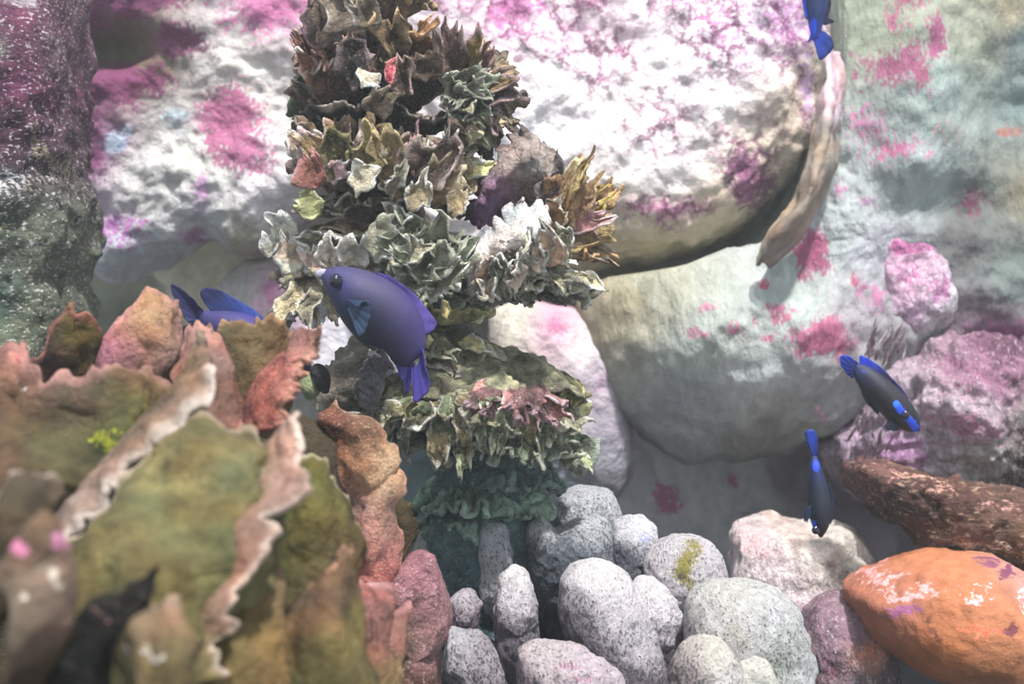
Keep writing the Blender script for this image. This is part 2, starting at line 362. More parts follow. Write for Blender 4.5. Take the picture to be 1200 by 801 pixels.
def shard(name, a, b, w, parent, col, rim, thick=0.002, seed=1, face=(0, -1, 0.25), mat=None, n=14, m=13, bend=0.0, flare=0.35):
    """a thin torn coral blade from a to b (world points), w metres wide, cupped, with a ragged tip"""
    a = np.asarray(a, float); b = np.asarray(b, float); ax = b - a; L = np.linalg.norm(ax) + 1e-6; ax = ax / L
    f = np.array(face, float); side = np.cross(ax, f); side /= np.linalg.norm(side) + 1e-9; f = np.cross(side, ax)
    u = np.linspace(0, 1, n)[:, None]; v = np.linspace(-1, 1, m)[None, :]
    ww = 0.5 * w * (1 - flare + flare * u + 0.35 * np.sin(np.pi * u)) * (1 + 0.45 * n1(u * 2.2 + 5.3 * seed, 1.0, seed) + 0 * v)
    top = (1 - 0.22 * v ** 2) + 0.30 * n1(v * 1.6 + 3.7 * seed, 1.0, seed + 2) + 0.20 * n1(v * 4.3 + seed, 1.0, seed + 4)
    V = a + ax * (u * L * (1 + (top - 1) * u))[..., None] + side * (v * ww)[..., None]
    V = V + f * (0.3 * ww * (np.abs(v) ** 1.5) + bend * L * u ** 2 + 0.12 * ww * tri(v * 1.7 + seed * .37 + 0 * u) * u)[..., None]
    V = warp3(V, 0.006, seed, 45)
    w_ = np.clip(np.maximum((np.abs(v) - 0.8) / 0.2 + 0 * u, (u - 0.85) / 0.15 + 0 * v), 0, 1)
    w_ = np.clip(w_ * (0.7 + 1.2 * fbm(V, 120, 2, seed + 8)), 0, 1)[..., None]
    base = lin([min(250, x * f_) for x, f_ in zip(col, (1.22, 1.18, 1.1))]) * (1 - w_) + lin([min(255, x * 1.15) for x in rim]) * w_
    base = base * (1 + 0.8 * fbm(V, 90, 3, seed + 3))[..., None]
    return solid_sheet(name, V, thick * (1.2 - 0.6 * u), mat or M['frill'], parent, np.clip(base, 0, 1))
def blade(name, p0, p1, w, parent, col, rim, bend=(0, 0, 0), seed=1, **kw):
    return shard(name, P(*p0), P(*p1), w * K * p0[2] * 1.25, parent, col, rim, seed=seed, bend=-0.1 * bend[1], **kw)

# ------------------------------------------------------------------ tank shell
def slab(name, V, mat, base, spot, kind):
    o = solid_sheet(name, V, 0.04, mat, None, base, spot); o['kind'] = kind; return o
xx, zz = np.meshgrid(np.linspace(-1.0, 1.0, 260), np.linspace(-0.02, 1.1, 170), indexing='xy')
W = np.stack([xx, np.full_like(xx, 1.56), zz], -1)
W[..., 1] += -0.05 * fbm(W, 5, 4, 3) - 0.012 * fbm(W, 25, 3, 8)
wall_anchor = [(250, 330, (212, 208, 182)), (300, 320, (216, 212, 190)), (150, 80, (95, 92, 66)), (110, 380, (116, 122, 104)), (400, 400, (205, 202, 205)), (700, 330, (170, 160, 135)),  # pale anchors under the left block are lightened to paint lit wall
               (700, 560, (206, 206, 212)), (830, 560, (210, 212, 210)), (760, 640, (200, 200, 208)), (1000, 560, (120, 105, 120)), (1150, 520, (95, 80, 85)),  # pale anchors below the bulge are lightened against its shadow
               (-200, 400, (80, 90, 75)), (1400, 300, (130, 140, 135)), (500, 560, (95, 120, 125)), (560, 600, (70, 95, 102))]  # last teal anchors continue the painted shade of the column foot
wall = slab('wall_back', W, M['wall'], idw(W, wall_anchor, 1.5, 0.04, 2), spots(W, [(785, 590, 16, 18, (190, 110, 150), 0.9), (860, 570, 8, 8, (190, 110, 150), 0.8)], 1.5, 2, 0.004), 'structure')
xx, yy = np.meshgrid(np.linspace(-1.0, 1.0, 160), np.linspace(0.2, 1.6, 120), indexing='xy')
F = np.stack([xx, yy, np.full_like(xx, -0.02)], -1); F[..., 2] += 0.006 * fbm(F, 18, 4, 6)
floor_ = slab('floor', F, M['sand'], np.broadcast_to(lin((92, 92, 98)), F.shape), None, 'structure')

# the slightly milky water that fills the tank
def water_body():
    x, y0, y1, z0, z1 = 1.0, 0.22, 1.5, 0.0, 1.08
    V = [(a, b, c) for a in (-x, x) for b in (y0, y1) for c in (z0, z1)]
    Q = [(0, 1, 3, 2), (4, 6, 7, 5), (0, 4, 5, 1), (2, 3, 7, 6), (0, 2, 6, 4), (1, 5, 7, 3)]
    m = bpy.data.materials.new('milky_water'); m.use_nodes = True; nt = m.node_tree
    nt.nodes.remove(nt.nodes['Principled BSDF'])
    vs = nd(nt, 'ShaderNodeVolumeScatter', Density=0.06, Anisotropy=0.3); vs.inputs['Color'].default_value = (0.9, 0.97, 1.0, 1)
    nt.links.new(vs.outputs[0], nt.nodes['Material Output'].inputs['Volume'])
    o = link_mesh('water', V, Q, m, smooth=False); o['kind'] = 'structure'; return o
water_body()

# ------------------------------------------------------------------ rockwork behind
MAG = (150, 62, 112); PUR = (104, 48, 84); PINK = (205, 140, 178); DPUR = (78, 36, 62); LAV = (188, 160, 205)
r = pillow('rock_spire', [(-90, -70), (40, -80), (84, -40), (82, 60), (78, 150), (84, 230), (80, 330), (88, 420), (60, 520), (-90, 520), (-130, 240)], 1.12, 0.07, 0.12,
           M['rock_dark'], [(20, 60, (88, 30, 66)), (50, 30, (104, 44, 80)), (60, 110, (110, 46, 86)), (40, 170, (76, 34, 60)), (70, 60, (110, 70, 96)), (110, 60, (130, 130, 120)), (20, 225, (78, 76, 78)), (30, 270, (70, 84, 76)), (70, 290, (118, 124, 104)),
            (20, 350, (82, 104, 92)), (60, 380, (110, 118, 94)), (-100, 200, (70, 50, 60))],
           [(15, 72, 20, 16, (160, 190, 172), 1.1), (62, 14, 18, 8, (190, 184, 190), 0.8), (40, 40, 50, 40, (86, 40, 68), .8), (35, 225, 34, 22, (178, 178, 182), 0.62), (10, 335, 18, 24, (62, 28, 46), 1.0), (25, 275, 26, 10, (140, 150, 80), 0.6), (75, 195, 8, 40, (150, 140, 120), 0.6), (62, 40, 10, 12, (130, 60, 90), 0.9)],
           tone=.72, rough=0.02, rscale=16, fine=0.006, seed=4)
tag(r, 'dark purple rock pillar with white flecks, green lower half, at left edge', 'rock')
r = pillow('rock_block', [(86, -70), (240, -80), (385, -60), (420, 90), (400, 210), (350, 268), (300, 300), (262, 282), (200, 300), (150, 326), (118, 318), (96, 250), (86, 120)], 1.42, 0.10, 0.05,
           M['rock_pink'], [(200, 230, (214, 212, 212)), (270, 200, (222, 222, 216)), (150, 75, (100, 96, 70)), (190, 85, (110, 104, 74)), (110, 75, (92, 92, 78)), (130, 30, (120, 70, 100)), (300, 60, (205, 200, 198)), (130, 180, (150, 90, 130)),  # dark olive anchors paint shade into the hollow
            (300, 110, (215, 212, 206)), (120, 260, (205, 180, 210)), (170, 300, (196, 205, 214)), (260, 275, (190, 196, 200)), (320, 240, (222, 216, 222)), (330, 20, (200, 150, 180)), (300, 295, (165, 160, 140))],
           [(110, 12, 60, 30, (110, 52, 92), 1.2), (190, 18, 60, 26, (118, 58, 96), 1.1), (235, 75, 36, 22, (120, 66, 98), 0.85), (120, 130, 44, 40, PUR, 1.0), (175, 115, 48, 28, (126, 60, 100), 0.95), (125, 185, 44, 44, (132, 70, 116), 0.85),
            (160, 280, 40, 22, (176, 110, 176), 0.62), (110, 270, 16, 40, (190, 150, 205), 0.6), (288, 160, 36, 40, (176, 100, 138), 0.95), (305, 195, 30, 22, (176, 104, 142), 0.85), (330, 30, 44, 40, (190, 110, 156), 0.85), (170, 178, 10, 16, (184, 206, 230), 1.0),
            (262, 235, 12, 26, (205, 160, 205), 0.7), (245, 290, 14, 16, (178, 130, 170), 0.7), (235, 160, 16, 10, (180, 200, 210), 0.8)],
           dents=[(150, 76, 58, 24, 0.05)], rough=0.018, rscale=16, fine=0.006, fscale=60, seed=9, e=0.34)
tag(r, 'white and purple crusted rock block with hollow, left of frilled column', 'rock')
r = pillow('rock_block', [(400, -90), (700, -100), (950, -80), (968, 20), (966, 110), (935, 190), (885, 250), (830, 288), (760, 312), (690, 328), (600, 338), (480, 320), (420, 200)], 1.42, 0.12, 0.05,
           M['rock_net'], [(800, 120, (244, 240, 242)), (650, 120, (236, 232, 234)), (700, 60, (226, 206, 216)), (560, 40, (206, 190, 200)), (850, 60, (240, 228, 238)), (760, 200, (238, 232, 234)), (840, 275, (205, 190, 160)), (770, 300, (186, 172, 142)), (690, 315, (176, 164, 138)),
            (900, 210, (206, 190, 170)), (930, 150, (210, 196, 176)), (600, 200, (236, 234, 238)), (450, 150, (190, 180, 180))],
           [(600, 40, 34, 30, (196, 110, 166), 0.75), (680, 20, 30, 24, (190, 116, 160), 0.7), (540, 20, 40, 30, (200, 150, 176), 0.7), (700, 100, 50, 40, (204, 150, 182), 0.42), (830, 60, 60, 60, (186, 128, 168), 0.52), (900, 50, 40, 60, (198, 150, 196), 0.62), (860, 215, 26, 30, (150, 92, 130), 0.85), (880, 230, 14, 22, (120, 90, 100), 0.8),
            (770, 255, 40, 16, (206, 150, 176), 0.75), (840, 190, 60, 30, (200, 160, 180), 0.4), (920, 130, 14, 40, (196, 160, 206), 0.6), (640, 70, 60, 40, (210, 160, 190), 0.5), (760, 160, 60, 50, (214, 170, 190), 0.4), (800, 20, 60, 40, (196, 130, 170), 0.5)],
           rough=0.018, rscale=12, fine=0.006, seed=21, e=0.48)
tag(r, 'big white rock overhang with netted magenta crust, right of frilled column', 'rock')
rr = pillow('rock_formation', [(962, -80), (1100, -100), (1290, -90), (1320, 200), (1300, 420), (1180, 440), (1080, 440), (1030, 450), (985, 490), (930, 520), (850, 534), (780, 520), (725, 470), (692, 410), (684, 358), (720, 332), (790, 322), (850, 306), (890, 282), (925, 235), (948, 180), (968, 90)], 1.37, 0.09, 0.12,
           M['rock_grey'], [(1000, 60, (150, 160, 140)), (1060, 130, (150, 168, 164)), (1100, 60, (160, 166, 148)), (1150, 30, (184, 174, 146)), (1180, 130, (126, 146, 146)), (1050, 230, (156, 172, 172)), (960, 250, (176, 186, 186)), (1100, 250, (104, 112, 108)), (1090, 290, (100, 96, 98)), (1150, 330, (116, 130, 126)),
            (1190, 230, (140, 132, 110)), (930, 290, (170, 182, 180)), (1000, 300, (180, 182, 192)), (1180, 60, (124, 140, 142)), (1120, 380, (120, 100, 115)), (730, 350, (160, 150, 122)), (700, 370, (166, 156, 130)), (800, 400, (184, 194, 186)), (900, 350, (182, 194, 190)), (850, 440, (186, 194, 194)), (800, 480, (166, 172, 174)), (950, 440, (168, 172, 172)), (870, 510, (130, 132, 128)), (980, 380, (180, 174, 184)), (760, 340, (172, 174, 156)), (1010, 400, (150, 146, 150))],  # darker anchors above the pink lump and under the bulge paint shade
           [(1032, 12, 20, 28, (150, 84, 108), .95), (1018, 50, 10, 12, (160, 92, 120), 0.8), (1058, 72, 15, 24, (140, 74, 108), .85), (1012, 106, 36, 24, (140, 78, 108), .85), (1040, 120, 14, 20, (150, 80, 106), 0.8), (985, 165, 20, 24, (170, 108, 146), 0.55), (1010, 195, 36, 18, (164, 92, 128), 0.6), (960, 230, 14, 16, (170, 110, 150), .5), (1050, 200, 8, 10, (164, 92, 128), .55), (925, 300, 16, 30, (154, 78, 112), 1.0), (985, 245, 14, 10, (190, 150, 186), 0.6),
            (1155, 160, 14, 8, (150, 100, 92), 0.7), (1195, 265, 14, 34, (86, 48, 100), 1.0), (1110, 245, 20, 16, (110, 64, 84), 0.7), (1070, 170, 20, 20, (170, 130, 130), 0.4), (1150, 395, 50, 20, (130, 80, 112), 0.8), (1195, 200, 8, 30, (180, 172, 110), 0.7),
            (808, 362, 12, 9, (176, 116, 142), 0.72), (795, 392, 10, 8, (176, 116, 142), 0.7), (838, 385, 14, 8, (176, 112, 140), 0.66), (875, 340, 8, 8, (168, 88, 112), 0.72), (880, 375, 14, 12, (170, 98, 124), 0.7), (935, 398, 32, 20, (168, 92, 124), 1.1), (870, 400, 10, 8, (170, 98, 124), 0.62), (990, 350, 16, 20, (180, 116, 152), 0.6), (930, 470, 8, 8, (190, 146, 164), 0.6), (975, 335, 8, 10, (160, 80, 106), 0.7), (915, 318, 5, 14, (160, 84, 116), .7)],
           tone=.84, dents=[(1090, 250, 60, 26, 0.012), (840, 410, 120, 90, -0.045), (1170, 120, 60, 90, 0.02), (1040, 150, 40, 120, -.02)], rough=0.016, rscale=11, fine=0.004, seed=33, e=0.55, ridge=0.004, center=(995, 290), nt_=340, nf=170)
tag(rr, 'broad grey-green rock with raspberry patches and rounded bulge, upper right', 'rock')
leaf('ridge', [[(968, 40, 1.24), (962, 110, 1.235), (948, 180, 1.23), (925, 235, 1.23), (898, 275, 1.23), (884, 308, 1.235)],
               [(974, 60, 1.25), (972, 130, 1.21), (958, 200, 1.2), (938, 250, 1.2), (912, 285, 1.205), (895, 305, 1.22)],
               [(985, 60, 1.27), (985, 130, 1.27), (972, 210, 1.26), (950, 262, 1.26), (928, 292, 1.26), (905, 312, 1.26)]], M['wall'], rr,
     [(960, 90, (190, 165, 175)), (950, 180, (150, 136, 118)), (930, 240, (128, 114, 98)), (895, 300, (120, 108, 98))], 1.23, rim=(170, 150, 120), thick=0.004, seed=5, jag=0.002, lw=.004, ruffle=.003, nr=2)
r = pillow('rock_lump', [(1022, 285), (1045, 268), (1080, 266), (1104, 288), (1114, 335), (1114, 386), (1080, 400), (1030, 396), (1012, 350)], 1.31, 0.05, 0.09,
           M['rock_fuzzy'], [(1060, 280, (206, 150, 190)), (1060, 330, (226, 186, 210)), (1100, 340, (200, 196, 206)), (1050, 370, (196, 160, 190)), (1080, 385, (190, 186, 190))],
           [(1060, 285, 30, 14, (186, 104, 156), 0.9), (1050, 330, 18, 20, (196, 120, 168), 0.6), (1085, 340, 16, 26, (190, 120, 170), 0.6)], rough=0.014, rscale=22, seed=46, nt_=140, nf=70)
tag(r, 'small bright pink rock knob on the right rock face, above the diving fish', 'rock')
mound = r = pillow('rock_mound', [(1040, 420), (1090, 392), (1150, 384), (1240, 380), (1290, 450), (1270, 600), (1150, 600), (1060, 590), (1000, 570), (970, 520), (1000, 460)], 1.33, 0.12, 0.12,
           M['rock_fuzzy'], [(1080, 480, (200, 180, 196)), (1130, 430, (170, 120, 150)), (1180, 400, (140, 96, 124)), (1150, 520, (96, 84, 84)), (1180, 500, (170, 165, 155)), (1060, 530, (196, 186, 196)), (1190, 550, (150, 130, 110)), (1020, 520, (180, 150, 180)), (1110, 530, (190, 186, 186))],
           [(1100, 440, 44, 30, (166, 112, 142), 0.6), (1090, 490, 40, 18, (176, 116, 148), 0.66), (1150, 405, 50, 22, (116, 76, 100), 0.8), (1030, 530, 26, 30, (170, 120, 168), 0.7), (1180, 455, 20, 20, (186, 120, 160), 0.7), (1155, 520, 18, 44, (52, 44, 46), 1.0)],  # tall near-black patch paints the shade of a gap
           tone=.82, rough=0.03, rscale=18, fine=0.014, fscale=50, seed=52)
tag(r, 'pink and grey fuzzy rock mound behind the diving fish, at right', 'rock')
r = pillow('rock_lump', [(575, 385), (600, 362), (650, 358), (690, 370), (722, 410), (738, 480), (735, 560), (690, 600), (610, 590), (580, 500)], 1.36, 0.06, 0.09,
           M['rock_pink'], [(600, 370, (196, 190, 176)), (650, 375, (196, 156, 174)), (690, 395, (200, 192, 196)), (715, 440, (180, 168, 182)), (720, 490, (158, 150, 164)), (710, 530, (140, 138, 150)), (640, 540, (130, 136, 146)), (600, 450, (160, 156, 140))],
           [(655, 380, 16, 18, (186, 116, 150), 0.8), (705, 440, 10, 20, (186, 146, 176), 0.5), (620, 372, 12, 8, (190, 146, 166), 0.5)], rough=0.012, seed=58, nt_=140, nf=70)
tag(r, 'pale pink and white rock showing just behind the frilled column', 'rock')
r = pillow('rock_lump', [(258, 345), (290, 312), (340, 300), (400, 320), (440, 370), (440, 440), (380, 470), (300, 450), (262, 400)], 1.44, 0.05, 0.08,
           M['rock_pink'], [(290, 335, (214, 212, 206)), (320, 340, (214, 196, 206)), (350, 350, (206, 170, 196)), (400, 400, (216, 214, 226)), (300, 400, (170, 168, 160))],
           [(330, 345, 16, 26, (206, 140, 180), 0.8), (310, 370, 12, 16, (206, 160, 196), 0.6)], rough=0.01, seed=61, nt_=140, nf=70)
tag(r, 'white and pink rock lump behind the half-hidden purple fish', 'rock')

# short pink and grey growth on the mound, too dense to count
def growth(parent, areas, d, seed):
    rng = random.Random(seed); Vs = []; Qs = []; cols = []; o = 0
    for (x0, y0, x1, y1, n_, dx, dy, pal) in areas:
        for k in range(n_):
            x, y = rng.uniform(x0, x1), rng.uniform(y0, y1); a = P(x, y, d + rng.uniform(-.02, .02)); L_ = rng.uniform(.5, 1.3)
            b = P(x + dx * L_ + rng.uniform(-7, 7), y + dy * L_ + rng.uniform(-4, 4), a[1] - rng.uniform(0.005, .03)); w = rng.uniform(.0008, .0018)
            pts = [a + np.array((-w, 0, 0)), a + np.array((w, 0, .001)), a + np.array((0, -w, 0)), (a * .45 + b * .55) + np.array((-w, 0, 0)), (a * .45 + b * .55) + np.array((w, 0, 0)), (a * .45 + b * .55) + np.array((0, -w, 0)), b, b + np.array((w * .3, 0, 0)), b + np.array((0, -w * .3, 0))]
            Vs += pts; Qs += [(o + r0 + i, o + r0 + (i + 1) % 3, o + r0 + 3 + (i + 1) % 3, o + r0 + 3 + i) for r0 in (0, 3) for i in range(3)]; o += 9
            c = lin(rng.choice(pal)); cols += [c] * 9
    g = link_mesh('growth', Vs, Qs, M['rock_fuzzy'], parent, None, cols, np.zeros((len(Vs), 4))); g['kind'] = 'stuff'
PL = [(216, 176, 200), (196, 150, 180), (230, 220, 228), (176, 146, 176), (206, 200, 206), (160, 140, 150)]
growth(mound, [(990, 490, 1045, 555, 30, 8, -15, PL), (1014, 400, 1058, 430, 34, 8, -20, PL)], 1.225, 5)
# right foreground rocks
r = pillow('rock', [(858, 640), (866, 618), (900, 610), (950, 612), (985, 612), (1005, 635), (1020, 660), (1010, 720), (990, 790), (930, 800), (880, 760), (862, 700)], 1.2, 0.07, 0.09,
           M['rock_fuzzy'], [(890, 640, (220, 200, 206)), (940, 640, (214, 206, 200)), (900, 680, (210, 196, 200)), (975, 640, (206, 200, 190)), (970, 660, (150, 140, 120)), (960, 700, (190, 176, 186)), (1000, 660, (186, 180, 176)), (980, 740, (140, 110, 126)), (920, 620, (226, 200, 190))],
           [(880, 630, 20, 12, (220, 176, 180), 0.6), (900, 700, 20, 20, (200, 160, 196), 0.5), (985, 730, 24, 20, (140, 92, 120), 0.8)], rough=0.014, rscale=20, seed=67, nt_=160, nf=90)
tag(r, 'pale pinkish rough rock under the vertical blue fish', 'rock')
r = pillow('rock', [(940, 720), (965, 700), (1000, 696), (1030, 715), (1042, 760), (1050, 830), (1000, 900), (940, 890), (925, 800)], 1.1, 0.05, 0.09,
           M['rock_fuzzy'], [(960, 740, (146, 116, 132)), (1000, 755, (190, 130, 110)), (980, 720, (150, 120, 136)), (980, 790, (140, 124, 134)), (1030, 780, (90, 84, 92))],
           [(1005, 755, 18, 10, (206, 130, 100), 0.8), (960, 770, 20, 14, (120, 80, 96), 0.6)], rough=0.012, rscale=22, seed=71, nt_=120, nf=70)
tag(r, 'dusky purple rock between white lobed coral and orange rock', 'rock')
r = pillow('flat_rock', [(998, 552), (1012, 542), (1050, 548), (1110, 562), (1170, 572), (1260, 600), (1290, 660), (1200, 664), (1130, 656), (1080, 640), (1050, 615), (1020, 585)], 1.18, 0.10, 0.12,
           M['rock_brown'], [(1020, 552, (132, 88, 84)), (1080, 565, (106, 66, 58)), (1100, 600, (118, 78, 66)), (1150, 620, (120, 84, 60)), (1060, 580, (84, 54, 50)), (1190, 640, (140, 108, 72)), (1180, 590, (116, 80, 76)), (1090, 630, (176, 146, 130)), (1030, 575, (60, 44, 44))],
           [(1100, 622, 34, 8, (206, 180, 166), 0.7), (1150, 625, 26, 12, (176, 140, 90), 0.5), (1050, 555, 30, 5, (190, 140, 126), 0.6), (1140, 580, 40, 6, (170, 120, 116), 0.5)], tone=.62, rough=0.012, rscale=24, fine=0.007, fscale=80, seed=75, nt_=200, nf=90, e=0.7)
tag(r, 'dark brown rough rock slab lying above the orange rock', 'rock')
r = pillow('rock', [(990, 694), (1005, 678), (1040, 662), (1100, 650), (1150, 650), (1185, 664), (1215, 700), (1260, 760), (1260, 860), (1190, 806), (1120, 790), (1060, 768), (1020, 738)], 1.08, 0.10, 0.10,
           M['rock_orange'], [(1020, 690, (206, 126, 96)), (1100, 680, (226, 140, 92)), (1150, 700, (216, 134, 86)), (1060, 730, (196, 116, 66)), (1120, 760, (176, 112, 70)), (1180, 680, (222, 160, 150)), (1190, 740, (196, 120, 76)), (1150, 790, (150, 96, 62))],
           [(1040, 676, 30, 8, (216, 150, 150), 0.7), (1030, 694, 15, 8, (150, 84, 126), 0.9), (1152, 656, 14, 5, (130, 70, 96), 0.9), (1160, 668, 14, 4, (120, 60, 86), 0.9), (1170, 690, 26, 8, (222, 176, 186), 0.7), (1128, 708, 8, 7, (104, 50, 62), 1.0), (1055, 712, 8, 6, (120, 66, 50), 0.7), (1105, 708, 20, 5, (214, 110, 76), 0.7), (1110, 672, 18, 7, (222, 170, 176), 0.6), (1140, 745, 8, 8, (120, 76, 50), 0.6)],
           tone=.66, rough=0.008, rscale=18, fine=0.0025, seed=81, e=0.85)
tag(r, 'smooth orange rock with purple blotches, lower right corner', 'rock')

# ------------------------------------------------------------------ lobed white coral
lob = thing('lobed_coral', 'white knobbly lobed coral colony with grainy skin, at bottom centre', 'coral', (0.06, 0.98, -0.005))
LG = [(600, 400, (172, 166, 176))]
def lobe(outline, d, f, b, cols=None, sp=(), seed=1, **kw):  # anchors pale on top and dark below also paint light and shade
    kw.setdefault('rough', 0.004); kw.setdefault('fine', 0.0022)
    o = pillow('lobe', outline, d, f, b, M['lobe'], cols or LG, sp, lob, nt_=130, nf=80, rscale=26, fscale=140, seed=seed, e=0.95, **kw)
    return o
DK = [(600, 600, (92, 112, 122))]; MID = [(600, 600, (186, 188, 196))]; BR = [(600, 600, (206, 200, 206))]  # MID is lightened to make up for the column's shadow
lobe([(540, 690), (560, 640), (640, 600), (700, 590), (740, 640), (790, 700), (830, 800), (820, 1000), (500, 1000), (500, 780)], 1.08, 0.05, 0.10, DK, seed=101, rough=0.01)  # dark fill lobe, coloured as the shadowed mass between the fingers
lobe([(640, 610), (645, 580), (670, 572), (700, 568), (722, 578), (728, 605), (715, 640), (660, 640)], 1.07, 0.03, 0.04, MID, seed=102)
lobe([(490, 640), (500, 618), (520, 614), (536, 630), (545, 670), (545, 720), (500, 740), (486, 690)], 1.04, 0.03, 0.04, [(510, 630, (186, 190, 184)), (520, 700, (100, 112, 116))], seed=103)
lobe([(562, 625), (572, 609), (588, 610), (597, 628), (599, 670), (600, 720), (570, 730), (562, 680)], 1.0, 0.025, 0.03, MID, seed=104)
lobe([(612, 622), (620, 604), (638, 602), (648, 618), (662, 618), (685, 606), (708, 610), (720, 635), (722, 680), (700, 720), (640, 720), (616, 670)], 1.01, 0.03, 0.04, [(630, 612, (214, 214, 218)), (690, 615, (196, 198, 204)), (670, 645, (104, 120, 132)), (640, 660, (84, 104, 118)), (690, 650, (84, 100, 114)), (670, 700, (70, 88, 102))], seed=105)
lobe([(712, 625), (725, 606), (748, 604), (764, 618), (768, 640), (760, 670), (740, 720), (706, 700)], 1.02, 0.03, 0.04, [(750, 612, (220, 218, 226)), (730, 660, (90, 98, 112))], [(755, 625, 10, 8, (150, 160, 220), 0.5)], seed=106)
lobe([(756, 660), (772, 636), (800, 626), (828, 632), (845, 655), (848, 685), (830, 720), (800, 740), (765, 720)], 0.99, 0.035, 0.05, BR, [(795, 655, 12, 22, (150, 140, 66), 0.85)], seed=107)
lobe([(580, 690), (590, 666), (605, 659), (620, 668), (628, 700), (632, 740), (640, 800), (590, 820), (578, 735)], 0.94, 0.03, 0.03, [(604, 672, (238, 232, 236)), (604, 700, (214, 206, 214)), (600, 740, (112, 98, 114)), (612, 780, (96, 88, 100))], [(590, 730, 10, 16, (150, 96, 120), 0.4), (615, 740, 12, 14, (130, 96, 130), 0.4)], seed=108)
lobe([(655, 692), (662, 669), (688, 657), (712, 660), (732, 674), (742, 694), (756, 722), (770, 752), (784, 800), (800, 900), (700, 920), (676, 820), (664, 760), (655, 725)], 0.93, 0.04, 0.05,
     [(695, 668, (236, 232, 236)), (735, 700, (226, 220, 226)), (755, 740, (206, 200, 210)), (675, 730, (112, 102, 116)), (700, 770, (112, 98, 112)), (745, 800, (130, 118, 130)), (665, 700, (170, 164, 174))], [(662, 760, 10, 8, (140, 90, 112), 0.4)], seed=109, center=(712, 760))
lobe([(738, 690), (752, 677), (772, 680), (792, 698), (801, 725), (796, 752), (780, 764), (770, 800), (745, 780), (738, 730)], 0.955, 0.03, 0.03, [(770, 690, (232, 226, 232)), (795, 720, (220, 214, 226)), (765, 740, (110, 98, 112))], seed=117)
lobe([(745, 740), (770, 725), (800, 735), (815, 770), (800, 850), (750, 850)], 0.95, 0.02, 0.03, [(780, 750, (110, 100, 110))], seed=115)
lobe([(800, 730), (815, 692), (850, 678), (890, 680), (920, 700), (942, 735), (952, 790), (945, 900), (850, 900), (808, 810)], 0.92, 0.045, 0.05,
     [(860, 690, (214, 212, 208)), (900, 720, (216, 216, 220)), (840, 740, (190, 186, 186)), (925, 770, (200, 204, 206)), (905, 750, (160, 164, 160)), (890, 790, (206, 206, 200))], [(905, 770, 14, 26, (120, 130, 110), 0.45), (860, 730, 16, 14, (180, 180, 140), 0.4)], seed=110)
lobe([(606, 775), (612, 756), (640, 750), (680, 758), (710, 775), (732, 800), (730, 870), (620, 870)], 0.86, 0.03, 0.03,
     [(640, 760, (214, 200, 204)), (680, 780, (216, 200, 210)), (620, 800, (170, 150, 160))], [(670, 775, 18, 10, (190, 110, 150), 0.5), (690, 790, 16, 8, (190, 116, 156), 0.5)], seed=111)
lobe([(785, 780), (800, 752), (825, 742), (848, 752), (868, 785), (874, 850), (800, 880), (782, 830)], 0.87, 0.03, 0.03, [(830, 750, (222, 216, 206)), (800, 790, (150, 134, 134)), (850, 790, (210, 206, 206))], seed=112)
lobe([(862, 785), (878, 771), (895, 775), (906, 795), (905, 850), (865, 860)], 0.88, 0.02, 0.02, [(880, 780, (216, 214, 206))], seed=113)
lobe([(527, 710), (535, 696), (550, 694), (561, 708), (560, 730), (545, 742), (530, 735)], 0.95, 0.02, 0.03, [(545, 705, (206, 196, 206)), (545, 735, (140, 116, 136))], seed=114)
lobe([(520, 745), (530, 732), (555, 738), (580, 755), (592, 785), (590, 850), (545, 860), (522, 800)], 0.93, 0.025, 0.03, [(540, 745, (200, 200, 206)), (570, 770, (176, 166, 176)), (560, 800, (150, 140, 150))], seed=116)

# ------------------------------------------------------------------ leafy coral in front
lc = thing('leafy_coral', 'big leafy olive and pink coral with ruffled plates, lower left', 'coral', (-0.16, 0.62, -0.005))
OL = (116, 108, 58); DOL = (76, 72, 40); BRN = (118, 86, 66); PK = (190, 138, 122); RED = (150, 84, 72); LOL = (142, 136, 78)
pillow('base', [(-60, 470), (60, 440), (200, 450), (300, 480), (400, 520), (440, 600), (468, 700), (478, 900), (200, 1000), (-100, 1000)], 0.86, 0.03, 0.06, M['leaf'],
       [(200, 500, (70, 62, 40)), (430, 700, (70, 52, 42))], (), lc, rough=0.01, seed=120, nt_=100, nf=50)
leaf('plate', [[(22, 436, .8), (32, 418, .79), (52, 402, .78), (68, 370, .78), (90, 361, .78), (118, 376, .79), (127, 395, .8), (130, 425, .81)],
               [(10, 470, .8), (40, 450, .79), (60, 430, .785), (80, 420, .785), (100, 420, .79), (112, 425, .79), (125, 430, .8), (135, 455, .81)],
               [(0, 520, .8), (40, 520, .8), (60, 520, .8), (80, 520, .8), (100, 520, .8), (110, 520, .8), (130, 520, .8), (140, 520, .81)]], M['leaf'], lc,
     [(85, 400, (84, 70, 36)), (100, 380, (110, 98, 40)), (60, 420, (96, 64, 54)), (110, 410, (74, 60, 32))], .79, rim=(176, 110, 100), rim_w=.1, seed=121)
